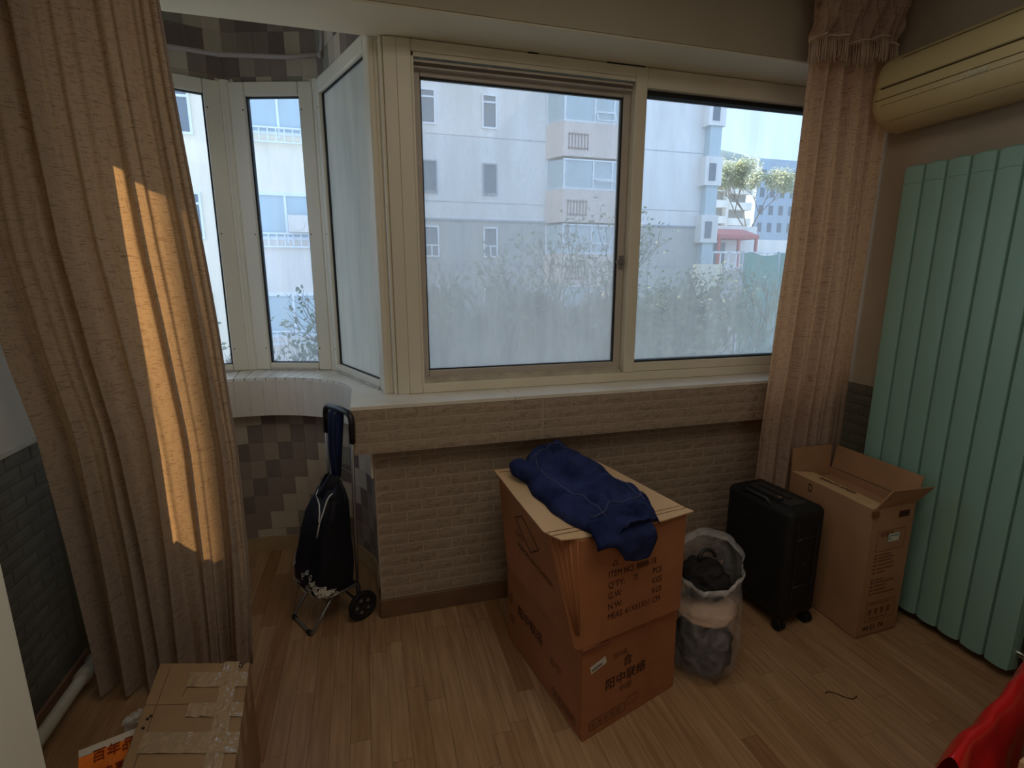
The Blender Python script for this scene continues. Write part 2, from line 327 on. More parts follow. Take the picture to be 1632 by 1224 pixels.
# --- embossed brick paper as shallow bricks
def brick_mat(name, c, vein=.6):
    m = bpy.data.materials.new(name); m.use_nodes = True; t = m.node_tree; b = t.nodes['Principled BSDF']; N = t.nodes.new; L = t.links.new
    b.inputs['Roughness'].default_value = .7; b.inputs['Specular IOR Level'].default_value = .2
    tcn = N('ShaderNodeTexCoord'); oi = N('ShaderNodeObjectInfo'); ad = N('ShaderNodeVectorMath'); ad.operation = 'ADD'
    cm = N('ShaderNodeCombineXYZ'); ml = N('ShaderNodeMath'); ml.operation = 'MULTIPLY'; ml.inputs[1].default_value = 40
    L(oi.outputs['Random'], ml.inputs[0]); L(ml.outputs[0], cm.inputs[0]); L(ml.outputs[0], cm.inputs[2]); L(tcn.outputs['Object'], ad.inputs[0]); L(cm.outputs[0], ad.inputs[1])
    mp = N('ShaderNodeMapping'); mp.inputs['Scale'].default_value = (1, 1, 2.6); L(ad.outputs[0], mp.inputs[0])
    n = N('ShaderNodeTexNoise'); n.inputs['Scale'].default_value = 14; n.inputs['Detail'].default_value = 4; n.inputs['Distortion'].default_value = 1.2; L(mp.outputs[0], n.inputs['Vector'])
    s = N('ShaderNodeMath'); s.operation = 'SUBTRACT'; s.inputs[1].default_value = .5; L(n.outputs['Fac'], s.inputs[0]); a = N('ShaderNodeMath'); a.operation = 'ABSOLUTE'; L(s.outputs[0], a.inputs[0])
    r = N('ShaderNodeValToRGB'); r.color_ramp.elements[0].position = 0; r.color_ramp.elements[1].position = .028
    r.color_ramp.elements[0].color = (c[0] * vein, c[1] * vein, c[2] * vein, 1); r.color_ramp.elements[1].color = (*c, 1)
    L(a.outputs[0], r.inputs[0]); L(r.outputs[0], b.inputs['Base Color']); return m
M['brick'] = brick_mat('brick_relief', (.33, .255, .193))
M['brick_apron'] = brick_mat('brick_relief_light', (.37, .29, .22))
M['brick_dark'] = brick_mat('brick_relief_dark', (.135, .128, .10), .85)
def brick_mesh(W, H, seed):
    rd = random.Random(seed); b = MB(); nu, nv = 4, 2; g = .0038; hh = [[rd.uniform(.0012, .0022) for _ in range(nv + 1)] for _ in range(nu + 1)]
    def fn(u, v):
        i, j = round(u * nu), round(v * nv); e = 0 if (i in (0, nu) or j in (0, nv)) else hh[i][j]
        return (-W / 2 + g + u * (W - 2 * g), -.0004 - e, -H / 2 + g + v * (H - 2 * g))
    b.grid(fn, nu, nv)
    x, z = W / 2 - g + .001, H / 2 - g + .001
    b.add([(-x, .0012, -z), (x, .0012, -z), (x, .0012, z), (-x, .0012, z), (-x + .001, -.0004, -z + .001), (x - .001, -.0004, -z + .001), (x - .001, -.0004, z - .001), (-x + .001, -.0004, z - .001)],
          [(0, 1, 5, 4), (1, 2, 6, 5), (2, 3, 7, 6), (3, 0, 4, 7)])
    o = b.build('brick', M['brick']); me = o.data; bpy.data.objects.remove(o); return me
def brick_field(parent, org, xdir, length, z0, z1, W, H, m, limit=999, start=0, skip=None):
    """bricks on a vertical plane; org = (x, y) start, xdir = unit direction along wall, outward side = xdir rotated -90 deg"""
    key = (W, H); ms = brick_field.c.setdefault(key, [brick_mesh(W, H, k) for k in range(4)])
    half = brick_field.c.setdefault((W / 2, H), [brick_mesh(W / 2, H, 9)])
    a = math.atan2(xdir[1], xdir[0]); r = 0; z = z1; n = 0
    while z - H >= z0 - .001:
        u = -W / 2 if r % 2 else 0
        while u < length - .01:
            if u < -.001: me, c = half[0], W / 4
            elif u + W > length + .002: me, c = half[0], u + W / 4
            else: me, c = random.choice(ms), u + W / 2
            if u + (W / 2 if me is half[0] else W) <= length + .01 and n < limit:
                inst('brick', me, (org[0] + xdir[0] * c, org[1] + xdir[1] * c, z - H / 2), parent, a, M[m]); n += 1
            u += W
        z -= H; r += 1
    return n
brick_field.c = {}
wf = struct(MB().box(0, XR, YF + .0012, YF + .08, 0, .84).build('wall_front', 'mortar'))
brick_field(wf, (0, YF + .0005), (1, 0), 2.08, .09, .80, .13, .0507, 'brick', 290)
# apron under the sill
ap = struct(MB().box(-.075, XR, 2.0512, YF, .80, .984).build('trim_1', 'mortar'))
brick_field(ap, (-.075, 2.0505), (1, 0), .80, .80, .984, .133, .046, 'brick_apron')
brick_field(ap, (.728, 2.0505), (1, 0), 1.60, .80, .984, .133, .046, 'brick_apron')
# left wall: plaster above, dark wainscot below ; right wall alike
wl = struct(MB().box(XL - .06, XL, YB, YF + .145, .955, ZC).box(XL - .06, XL - .0012, YB, YF + .145, 0, .955, 1).build('wall_left', ['plaster', 'wainscot']))  # left wall lengthened out of sight to trim sun on the curtain
brick_field(wl, (XL - .0005, 1.0), (0, 1), 1.13, .10, .945, .13, .0507, 'brick_dark', 290)
struct(MB().box(XL, XL + .008, YB, YF, .945, .96).build('trim_2', 'pipe'))
M['plaster_brown'] = mat('plaster_brown', (.40, .34, .27, 1), .9, .1, var=.05, vscale=3, bump=.08, bscale=40)
wr = struct(MB().box(XR, XR + .06, YB, 2.4, .985, ZC).box(XR + .0012, XR + .06, YB, 2.4, 0, .985, 1).build('wall_right', ['plaster_brown', 'wainscot']))
brick_field(wr, (XR + .0005, 2.13), (0, -1), .6, .10, .985, .13, .0507, 'brick_dark', 290)
# pale pier close to the camera at the left
struct(MB().box(XL, -.560, -.6, .905, 0, ZC).build('wall_left_pier', 'white_paint', bevel=.004))
# beam over the window opening
struct(MB().box(XL - .3, XR, 2.0, 2.26, 2.402, ZC).build('trim_3', 'soffit', bevel=.006))
struct(MB().box(XL - .3, XR, 1.994, 2.0, 2.408, ZC).build('wall_front_upper', mat('plaster_shaded', (.38, .34, .27, 1), .9, .1, var=.04, vscale=3)))  # beam front: darker colour stands for shade on the face turned from the window

# ================================================================ BAY
def bay_path(off, n=28):
    """recess outline from the right jamb round to the left; off = offset towards the room"""
    cx, cy = -.6, 2.38; rx, ry = .6 - off, .52 - off
    p = [(-off if off else 0, 2.13 if not off else 2.13), (-off, cy - .12)]
    p += [(cx + rx * math.cos(t), cy + ry * math.sin(t)) for t in [PI * i / n for i in range(n + 1)]]
    p += [(-1.2 + off, 2.13)]
    return [Vector((a, b)) for a, b in p]
def resample(p, step):
    out = [p[0]]; acc = 0; d = [0]
    for i in range(1, len(p)): d.append(d[-1] + (p[i] - p[i - 1]).length)
    n = max(1, round(d[-1] / step)); res = []
    for k in range(n + 1):
        s = d[-1] * k / n; i = max(j for j in range(len(p)) if d[j] <= s + 1e-9); i = min(i, len(p) - 2)
        t = (s - d[i]) / max(1e-9, d[i + 1] - d[i]); res.append(p[i].lerp(p[i + 1], t))
    return res
def curved_wall(p, z0, z1, th, m, name, parent=None):
    b = MB(); n = len(p); nr = []
    for i in range(n):
        d = (p[min(i + 1, n - 1)] - p[max(i - 1, 0)]).normalized(); nr.append(Vector((d.y, -d.x)))   # outward (away from room)
    vs = []
    for i in range(n):
        q = p[i] + nr[i] * th
        vs += [(p[i].x, p[i].y, z0), (p[i].x, p[i].y, z1), (q.x, q.y, z1), (q.x, q.y, z0)]
    fs = []
    for i in range(n - 1):
        for k in range(4): a = i * 4 + k; c = i * 4 + (k + 1) % 4; fs.append((a, c, c + 4, a + 4))
    fs += [(0, 3, 2, 1), ((n - 1) * 4, (n - 1) * 4 + 1, (n - 1) * 4 + 2, (n - 1) * 4 + 3)]
    return b.add(vs, fs).build(name, m, parent)
rp = bay_path(0)
wb = struct(curved_wall(rp, 0, .84, .05, 'mortar', 'wall_bay'))
TONES = [mat('paper_%d' % i, (*c, 1), .75, .15, var=.05, vscale=9, stretch=(3, 3, .5)) for i, c in enumerate([
    (.20, .155, .13), (.27, .215, .175), (.33, .275, .215), (.50, .43, .325), (.58, .50, .385), (.28, .26, .20)])]
PAT = [4, 3, 0, 1, 2, 0, 1, 1, 3, 3, 5, 0]
def tile_piece(a, c, z0, z1, th=.0015, g=.0006):
    b = MB(); d = (c - a).normalized(); n = Vector((-d.y, d.x)); a2, c2 = a + d * g, c - d * g
    ai, ci = a2 + n * th, c2 + n * th; z0 += g; z1 -= g
    return b.hexa([(ai.x, ai.y, z0), (ci.x, ci.y, z0), (c2.x, c2.y, z0), (a2.x, a2.y, z0)], [(ai.x, ai.y, z1), (ci.x, ci.y, z1), (c2.x, c2.y, z1), (a2.x, a2.y, z1)])
tp = resample(rp, .073)
for i in range(len(tp) - 1):
    k = 0; z = .83
    while z > .09:
        z1 = min(z, .805); z0 = max(z - .10, .08)
        if z1 - z0 > .01: tile_piece(tp[i], tp[i + 1], z0, z1).build('wall_tile', TONES[PAT[(k - i + 400) % 12]], wb)
        z -= .10; k += 1
struct(curved_wall([p for p in bay_path(.012)], 0, .085, .014, mat('skirting_pale', (.40, .29, .16, 1), .5, .3, var=.12, vscale=6), 'baseboard_bay'))
# apron ring of the bay: narrow upright planks
def inner_path(n=24):
    p = [(-.075, 2.052), (-.075, 2.2), (-.075, 2.38)] + [(-.6 + .525 * math.cos(PI * i / n), 2.38 + .44 * math.sin(PI * i / n)) for i in range(1, n + 1)] + [(-1.125, 2.14)]
    return [Vector(q) for q in p]
ip = inner_path()
ab = struct(curved_wall(ip, .802, .984, .02, 'mortar', 'trim_4'))
for a, c in zip(resample(ip, .068)[:-1], resample(ip, .068)[1:]):
    tile_piece(a, c, .80, .986, .004, .0005).build('apron_plank', 'apron_plank', ab)
# underside between apron and recess wall
b = MB(); rr = resample(rp, .06); ii = resample(ip, .06); n = min(len(rr), len(ii))
rr = resample(rp, 1e9) and rp; k = 30
def at_path(p, t):
    d = [0]
    for i in range(1, len(p)): d.append(d[-1] + (p[i] - p[i - 1]).length)
    s = d[-1] * t; i = min(max(j for j in range(len(p)) if d[j] <= s + 1e-9), len(p) - 2)
    return p[i].lerp(p[i + 1], (s - d[i]) / max(1e-9, d[i + 1] - d[i]))
vs = []; fs = []
for i in range(k + 1):
    a, c = at_path(ip, i / k), at_path(rp, i / k); vs += [(a.x, a.y, .803), (c.x, c.y, .803)]
for i in range(k): fs.append((2 * i, 2 * i + 1, 2 * i + 3, 2 * i + 2))
b.add(vs, fs).build('apron_underside', 'apron_plank', ab)

# window polygon of the bay
P = [Vector(q) for q in ((.105, 2.29), (-.155, 2.965), (-.61, 3.11), (-1.06, 2.965), (-1.32, 2.29))]
ZS, ZT = 1.0, 2.45
# sill: main tiles and radial tiles in the bay
sl = struct(MB().box(-.075, XR, 2.052, 2.30, .984, .992).build('trim_5', 'sill_joint'))
for a, c in ((-.077, .60), (.60, 1.20), (1.20, 1.80), (1.80, XR)):
    MB().box(a + .0008, c - .0008, 2.0485, 2.335 if a < 0 else 2.30, .984, 1.0).build('sill_tile', 'sill', sl, bevel=.0015)
cen = Vector((-.6, 2.18))
def hit_poly(p, grow=.05):
    d = (p - cen).normalized(); best = None
    pts = [P[0] + Vector((.03, -.1))] + P[1:4] + [P[4] + Vector((-.03, -.1))]
    for a, c in zip(pts[:-1], pts[1:]):
        e = c - a; den = d.x * e.y - d.y * e.x
        if abs(den) < 1e-9: continue
        t = ((a - cen).x * e.y - (a - cen).y * e.x) / den; s = ((a - cen).x * d.y - (a - cen).y * d.x) / den
        if t > 0 and -.02 <= s <= 1.02 and (best is None or t < best): best = t
    return cen + d * ((best or .7) + grow)
ipt = [q for q in resample(ip, .05) if q.y > 2.24]
ipt = [Vector((-.077, 2.24))] + ipt
for a, c in zip(ipt[:-1], ipt[1:]):
    a3, c3 = hit_poly(a), hit_poly(c)
    if (c - a).length < .005: continue
    g = (c - a) * .045
    b = MB(); zt = .9986
    b.hexa([(a.x + g.x, a.y + g.y, .984), (c.x - g.x, c.y - g.y, .984), (c3.x, c3.y, .984), (a3.x, a3.y, .984)],
           [(a.x + g.x, a.y + g.y, zt), (c.x - g.x, c.y - g.y, zt), (c3.x - (c3.x - a3.x) * .05, c3.y - (c3.y - a3.y) * .05, zt), (a3.x + (c3.x - a3.x) * .05, a3.y + (c3.y - a3.y) * .05, zt)]).build('sill_tile', 'sill', sl)
b = MB(); vs = []; fs = []
for i, a in enumerate(ipt):
    a3 = hit_poly(a, .06); vs += [(a.x, a.y, .990), (a3.x, a3.y, .990)]
for i in range(len(ipt) - 1): fs.append((2 * i, 2 * i + 2, 2 * i + 3, 2 * i + 1))
b.add(vs, fs).build('sill_grout', 'sill_joint', sl)

# bay windows
def panel(name, A, B, m0, m1, gm, z0=ZS, z1=ZT, holes=0):
    """one casement between two posts. A, B glass-line ends seen left to right from inside; m0/m1 margins to the glass"""
    root = bpy.data.objects.new(name, None); COL.objects.link(root); root.location = ((A.x + B.x) / 2, (A.y + B.y) / 2, z0); struct(root)
    d = (B - A).normalized(); n = Vector((d.y, -d.x))      # towards the room
    L = (B - A).length
    def bx(u0, u1, w0, w1, z0_, z1_, bb, mi=0):
        q = [A + d * u0 + n * w0, A + d * u1 + n * w0, A + d * u1 + n * w1, A + d * u0 + n * w1]
        bb.hexa([(v.x, v.y, z0_) for v in q], [(v.x, v.y, z1_) for v in q], mi)
    f = MB(); e = .028
    bx(e, m0, -.03, .03, z0, z1, f); bx(L - m1, L - e, -.03, .03, z0, z1, f)
    bx(m0, L - m1, -.03, .03, z0, z0 + .038, f); bx(m0, L - m1, -.03, .03, z1 - .065, z1, f)
    f.build('window_frame', 'white_pvc', root, bevel=.006)
    g = MB(); i = .006
    bx(m0 - .001, m0 + i, -.012, .012, z0 + .036, z1 - .063, g); bx(L - m1 - i, L - m1 + .001, -.012, .012, z0 + .036, z1 - .063, g)
    bx(m0, L - m1, -.012, .012, z0 + .036, z0 + .042, g); bx(m0, L - m1, -.012, .012, z1 - .069, z1 - .063, g)
    g.build('gasket', 'gasket', root)
    q = MB(); bx(m0, L - m1, -.002, .002, z0 + .038, z1 - .065, q); q.build('glass_pane', gm, root)
    s = MB()
    for zz in (z0 + .12, z0 + .72, z1 - .13):
        for u in ((m0 - .012,) if holes == 1 else (m0 - .012, L - m1 + .012)):
            c = A + d * u + n * .0305; s.disc((c.x, c.y, zz), (n.x, n.y, 0), .0035, .002, 10)
    s.build('screw_hole', 'gasket', root)
    k = MB(); bx(m0, L - m1, .03, .036, z0, z0 + .012, k); k.build('weathered_bead', 'dirty_pvc', root)
    return root
panel('window_2', P[1], P[0], .06, .085, 'glass_fog', holes=1)
panel('window_3', P[2], P[1], .105, .10, 'glass_clean')
panel('window_4', P[3], P[2], .09, .105, 'glass_clean')
panel('window_5', P[4], P[3], .06, .06, 'glass_clean')

# posts between them: fluted covers
def post(p, dirs, name, r=.036):
    b = MB(); n = 20; c = p
    pts = []
    for i in range(n):
        t = 2 * PI * i / n; rr_ = r * (1 + .06 * math.cos(6 * t)); pts.append((c.x + rr_ * math.cos(t), c.y + rr_ * math.sin(t)))
    b.prism(pts, ZS, ZT + .008); return b
for i in (1, 2, 3):
    c = P[i]; inw = (Vector((-.6, 2.4)) - c).normalized(); side = Vector((-inw.y, inw.x)); q = c + inw * .004
    b = post(q, None, 'p')
    for s in (-1, 1):
        a = q + side * s * .034 + inw * .018; b.prism([(a.x + .008 * math.cos(t), a.y + .008 * math.sin(t)) for t in [2 * PI * k / 8 for k in range(8)]], ZS, ZT + .015)
    struct(b.build('trim_6', 'white_pvc', smooth=False))
# upper wall of the bay with the same paper, sloping with the windows
up = [P[0] + Vector((.03, -.05)), P[1] + Vector((.0, .0)), P[2], P[3], P[4] + Vector((-.03, -.05))]
up = [Vector(q) for q in up]
wu = struct(curved_wall(up, ZT - .002, ZC, .05, 'mortar', 'wall_bay_upper'))
ut = resample(up, .078)
for i in range(len(ut) - 1):
    k = 0; z = ZC + .03
    while z > ZT:
        z1, z0 = min(z, ZC), max(z - .10, ZT)
        if z1 - z0 > .01: tile_piece(ut[i], ut[i + 1], z0, z1).build('wall_tile', TONES[PAT[(k - (i // 2) * 2 + (i % 2) + 400) % 12]], wu)
        z -= .10; k += 1
pp = MB().tube([(-1.15, 2.93, 2.555), (-.80, 3.0, 2.555), (-.61, 3.02, 2.55), (-.30, 2.97, 2.552), (-.135, 2.89, 2.55)], .011, 10)
pp.tube([(-.135, 2.89, 2.55), (-.125, 2.87, 2.60), (-.12, 2.86, ZC)], .010, 10)
pp.disc((-.137, 2.89, 2.55), (1, -.3, 0), .014, .02, 12)
tag(pp.build('conduit_pipe', mat('conduit', (.42, .36, .33, 1), .4, .5), smooth=True), 'thin white conduit running across the patterned wall above the bay windows', 'pipe')
# extra white strip at the recess corner
struct(MB().box(-.014, -.002, 2.135, 2.175, .66, .80).build('trim_7', 'white_pvc', bevel=.003))

# ================================================================ MAIN WINDOW
w1 = bpy.data.objects.new('window_1', None); COL.objects.link(w1); w1.location = (1.25, 2.25, 1.0); struct(w1)
YW = 2.22; FZ0, FZ1 = 1.0, 2.40
f = MB()
f.box(.170, .226, YW, YW + .09, FZ0, FZ1).box(.226, XR, YW, YW + .09, FZ0, 1.043).box(.226, 1.20, YW, YW + .09, 2.357, FZ1)
f.box(1.20, 1.256, YW, YW + .09, 1.043, FZ1).box(1.256, XR, YW, YW + .09, 2.318, FZ1).box(2.28, XR, YW, YW + .09, 1.043, 2.318)
f.box(1.256, 2.28, YW + .012, YW + .09, 1.043, 1.088)
f.build('window_frame', 'white_pvc', w1, bevel=.004)
MB().box(.226, 1.20, YW + .005, YW + .012, 2.340, 2.357).box(.226, .236, YW + .005, YW + .012, 1.043, 2.357).build('frame_lip', 'white_pvc', w1, bevel=.002)
s = MB(); Y2 = YW + .045
s.box(.228, .262, Y2, Y2 + .04, 1.045, 2.35).box(1.165, 1.199, Y2, Y2 + .04, 1.045, 2.35).box(.262, 1.165, Y2, Y2 + .04, 1.045, 1.093).box(.262, 1.165, Y2, Y2 + .04, 2.286, 2.35)
s.build('sliding_sash', 'sash_pvc', w1, bevel=.004)
MB().box(.236, 1.19, YW + .014, Y2 + .002, 2.325, 2.334).box(.236, 1.19, YW + .014, Y2 + .002, 2.305, 2.310).build('head_track', 'sash_pvc', w1)
MB().box(.236, 1.19, YW + .014, Y2, 1.043, 1.056).box(.236, 1.19, YW + .03, Y2, 1.056, 1.066).build('sill_track', 'dirty_pvc', w1)
g = MB(); gy = Y2 + .012
g.box(.262, .267, gy, gy + .02, 1.093, 2.286).box(1.158, 1.165, gy - .004, gy + .02, 1.093, 2.286).box(.262, 1.165, gy, gy + .02, 1.093, 1.098).box(.262, 1.165, gy, gy + .02, 2.281, 2.286)
g.box(1.256, 1.261, gy, gy + .02, 1.088, 2.31).box(1.256, 2.28, gy - .03, gy + .02, 1.088, 1.096).box(1.256, 2.28, gy - .03, gy + .02, 2.298, 2.318)
g.build('gasket', 'gasket', w1)
MB().box(.264, 1.163, gy + .008, gy + .012, 1.095, 2.284).build('glass_pane', 'glass_dusty', w1)
MB().box(1.258, 2.28, gy + .008, gy + .012, 1.09, 2.30).build('glass_pane', 'glass_dusty_right', w1)
MB().box(1.171, 1.192, Y2 - .008, Y2, 1.54, 1.60).tube([(1.176, Y2 - .012, 1.585), (1.165, Y2 - .02, 1.575), (1.150, Y2 - .02, 1.568)], .005, 8).disc((1.182, Y2 - .010, 1.572), (0, 1, 0), .011, .014, 14).build('window_latch', 'steel', w1, bevel=.001)
# dark gaps where the sealant above the frame has come away
for a, c in ((.70, .745), (1.055, 1.24)): struct(MB().box(a, c, YW - .002, YW + .004, 2.397, 2.404).build('trim_8', 'gasket'))
# corner post between the bay casement and the main window: stepped cover profile
cp = MB().prism([(.060, 2.325), (.078, 2.262), (.100, 2.262), (.105, 2.240), (.112, 2.236), (.118, 2.24), (.122, 2.226), (.170, 2.222), (.170, 2.31), (.15, 2.36), (.105, 2.37)], ZS, FZ1)
cp.prism([(.075 + .016 * math.cos(t), 2.268 + .016 * math.sin(t)) for t in [2 * PI * k / 14 for k in range(14)]], ZS, FZ1)
cp.prism([(.112 + .007 * math.cos(t), 2.236 + .007 * math.sin(t)) for t in [2 * PI * k / 10 for k in range(10)]], ZS, FZ1)
struct(cp.build('trim_9', 'white_pvc', bevel=.002))

# baseboards
M['skirting_dark'] = mat('skirting_brown', (.17, .095, .055, 1), .5, .3, var=.15, vscale=6)
struct(MB().box(.0, XR, YF - .014, YF, 0, .088).prism([(-.012, YF + .10), (-.012, YF - .004), (-.004, YF - .014), (.004, YF - .014), (.004, YF + .10)], 0, .088).build('baseboard_front', 'skirting_dark', bevel=.004))
struct(MB().box(XR - .014, XR, YB, YF - .015, 0, .088).build('baseboard_right', 'skirting_dark', bevel=.004))
struct(MB().box(XL, XL + .014, .91, YF, 0, .088).build('baseboard_left', 'skirting_dark', bevel=.004))
# heating pipe along the left wall
hp = MB().tube([(-1.055, 1.0, .085), (-1.055, 1.985, .085), (-1.058, 2.03, .083), (-1.075, 2.07, .075), (-1.085, 2.10, .04), (-1.085, 2.10, .0)], .021, 14)
hp.tube([(-1.055, 1.95, .085), (-1.055, 2.0, .085)], .027, 14)
hp.box(-1.12, -1.055, 1.15, 1.17, .075, .095)
tag(hp.build('heating_pipe', 'pipe', smooth=True), 'white painted heating pipe running low along the left wall behind the curtain', 'pipe')

# ================================================================ CURTAINS
def interp(tab, z):
    if z >= tab[0][0]: return tab[0][1]
    for (a, va), (b_, vb) in zip(tab[:-1], tab[1:]):
        if z >= b_: t = (a - z) / (a - b_); return va + (vb - va) * t
    return tab[-1][1]
def cloth(xl, xr, z0, z1, fold, nu=260, nv=70, width=1.0):
    def fn(u, v):
        z = z1 + (z0 - z1) * v; a, c = interp(xl, z), interp(xr, z)
        x = a + (c - a) * u; dx, dy = fold(u, v, z); return (x + dx, dy, z)
    b = MB(); b.grid(fn, nu, nv, 0, lambda u, v: (u * width, (1 - v) * (z1 - z0))); return b
# left curtain
folds = [(.02, .05, .022), (.085, .022, .03), (.155, .03, .03), (.235, .03, .03), (.345, .022, .085), (.43, .03, .03), (.50, .028, .035), (.60, .035, .035), (.685, .03, .028), (.76, .02, .03), (.84, .03, .04), (.91, .02, .03), (.965, .018, .03)]
def fold_left(u, v, z):
    y = 1.90 + .012 * math.sin(9 * u + 1)
    for c, wd, dp in folds:
        cc = c + .018 * math.sin(2.2 * v + c * 17) + .01 * v * math.sin(c * 40)
        amp = dp * (.65 + .5 * noise.noise(Vector((c * 13, v * 2.2, 1))) + .25 * v)
        y += amp * math.exp(-((u - cc) / wd) ** 2)
    y -= .018 * math.sin(u * 34 + 2 * v) * (.4 + .6 * v)
    y += .012 * noise.noise(Vector((u * 9, v * 3, 5)))
    y += .10 * (u ** 4) * .3
    return .006 * noise.noise(Vector((u * 5, v * 4, 9))), y
xlL = [(2.75, -1.115), (1.6, -1.10), (1.25, -1.06), (1.0, -1.02), (.6, -1.0), (.2, -.985), (0, -.985)]
xrL = [(2.75, -.56), (2.3, -.532), (2.07, -.523), (1.7, -.502), (1.3, -.479), (.9, -.462), (.5, -.472), (.08, -.498), (0, -.50)]
cl = thing('curtain', (-.8, 1.9, .02), 'tall beige linen curtain at the left of the bay, glowing orange along its right edge', 'curtain')
cloth(xlL, xrL, .03, 2.70, fold_left, 300, 80, 1.3).build('curtain_cloth', 'curtain', cl, smooth=True)
hem = MB(); pts = []
for j in range(41):
    v = j / 40; z = 2.70 + (.03 - 2.70) * v; dx, y = fold_left(1, v, z); pts.append((interp(xrL, z) + dx, y, z))
hem.tube(pts, .0045, 6).build('hem', 'curtain', cl, smooth=True)
# right curtain
foldsR = [(.06, .035, .03), (.17, .03, .035), (.27, .028, .055), (.37, .022, .03), (.455, .022, .04), (.54, .022, .03), (.62, .025, .045), (.70, .02, .03), (.80, .03, .05), (.92, .04, .05)]
def fold_right(u, v, z):
    y = 1.905
    for c, wd, dp in foldsR:
        cc = c + .016 * math.sin(2.0 * v + c * 21)
        y += dp * (.7 + .5 * noise.noise(Vector((c * 11, v * 2, 3)))) * math.exp(-((u - cc) / wd) ** 2)
    y -= .014 * math.sin(u * 41 + 1.5 * v); y += .01 * noise.noise(Vector((u * 8, v * 3, 2)))
    y += max(0, u - .72) * .16
    return 0, y
xlR = [(2.70, 1.80), (2.5, 1.81), (2.2, 1.80), (1.6, 1.79), (1.05, 1.765), (.8, 1.75), (.5, 1.745), (0, 1.74)]
xrR = [(2.70, 2.31), (2.2, 2.325), (.6, 2.32), (0, 2.28)]
crn = thing('curtain', (2.05, 1.9, .02), 'pinkish beige linen curtain gathered at the right end of the window beside the radiator', 'curtain')
cloth(xlR, xrR, .03, 2.62, fold_right, 260, 70, 1.1).build('curtain_cloth', 'curtain_right', crn, smooth=True)
# gathered valance tied round its head, with a fringe
def val(u, v):
    z = 2.74 - .30 * v + .02 * math.sin(u * 9) - .02 * math.cos(u * 5); x = 1.79 + .44 * u - .012 * v * (1 - u)
    y = 1.875 - .035 * math.sin(PI * min(1, v * 1.1)) - .012 * math.sin(u * 60 + 4 * math.sin(v * 3)) * (1.2 - v * .5) - .012 * math.sin(u * 27 + 5 * v) + .02 * noise.noise(Vector((u * 12, v * 6, 0)))
    return (x, y, z)
va = thing('valance', (2.05, 1.87, 2.44), 'gathered fabric valance with a fringe over the head of the right curtain', 'valance')
vb = MB(); vb.grid(val, 160, 24, 0, lambda u, v: (u, v * .3)); vb.build('valance_cloth', 'curtain_right', va, smooth=True)
fr = MB()
for i in range(95):
    u = i / 94; x, y, z = val(u, 1); l = .075 + .012 * math.sin(i * 1.7); sw = .004 * math.sin(i * 2.3)
    fr.tube([(x, y - .004, z + .012), (x + sw * .4, y - .007, z - l * .5), (x + sw, y - .006, z - l)], [.0016, .0022, .0028], 5)
fo = fr.build('fringe', mat('fringe_thread', (.46, .34, .26, 1), .8), va, smooth=True); fo['kind'] = 'stuff'
br = MB(); pts = [(lambda p: (p[0], p[1] - .006, p[2] + .012))(val(i / 60, 1)) for i in range(61)]
br.tube(pts, .004, 6).build('braid', mat('braid', (.50, .38, .28, 1), .8), va, smooth=True)
tb = MB().tube([(1.80, 1.86, 2.66), (1.775, 1.855, 2.62), (1.79, 1.86, 2.56)], [.014, .018, .008], 8)
tb.build('tie_tail', 'curtain_right', va, smooth=True)
rd = thing('curtain_rod', (.6, 1.93, 2.70), 'curtain rod running under the ceiling above both curtains', 'rod')
MB().tube([(XL, 1.93, 2.715), (XR, 1.93, 2.715)], .012, 12).build('rod', 'steel', rd, smooth=True)

# ================================================================ RADIATOR
ra = thing('radiator', (2.26, 1.44, 0), 'tall mint green panel radiator on the right wall under the air conditioner', 'radiator')
prof = [(-.0425, .030), (-.0415, .010), (-.034, .0), (-.016, -.004), (.016, -.004), (.034, .0), (.0415, .010), (.0425, .030)]
def rad_panel():
    b = MB(); zb, zt = .05, 1.955; nn = 8
    def rim(t): return 1
    cols = []
    n = 24
    for i in range(n + 1):
        t = i / n; y = -.0417 + .0834 * t; s = abs(2 * t - 1)
        x = -.0035 * (1 - s ** 2) + .022 * max(0, (s - .90) / .10) ** 2
        arc = .007 * (1 - s ** 2.5)
        cols.append((x, y, zb - arc, zt + arc))
    vs = []
    for x, y, a, c in cols: vs += [(x, y, a), (x, y, a + .045), (x - .0001, y, a + .0475), (x, y, c - .075), (x + .002, y, c - .0735), (x, y, c - .072), (x, y, c - .006), (x + .01, y, c), (.045, y, c), (.045, y, a)]
    k = 10; fs = []
    for i in range(n):
        for j in range(k): fs.append((i * k + j, i * k + (j + 1) % k, (i + 1) * k + (j + 1) % k, (i + 1) * k + j))
    fs += [tuple(range(k)), tuple(n * k + j for j in range(k))]
    return b.add(vs, fs)
for i in range(8):
    o = rad_panel(); o.v = [(x + 2.252, y + 1.739 - .0865 * i, z) for x, y, z in o.v]
    o.build('radiator_panel', 'rad', ra, smooth=False)
for z0 in (.12, 1.84): MB().box(2.285, 2.31, 1.10, 1.78, z0, z0 + .05).build('header_pipe', 'rad', ra, bevel=.006)
for y0, z0 in ((1.3, 1.80), (1.6, 1.80), (1.3, .2)): MB().box(2.300, XR - .001, y0, y0 + .03, z0, z0 + .04).build('wall_bracket', 'steel', ra)
MB().tube([(2.285, 1.10, .12), (2.285, 1.055, .12)], .013, 12).disc((2.285, 1.05, .12), (0, 1, 0), .022, .03, 6).tube([(2.285, 1.035, .12), (2.29, 1.02, .11), (2.30, 1.01, .0)], .009, 10).build('valve', 'chrome', ra, smooth=False)
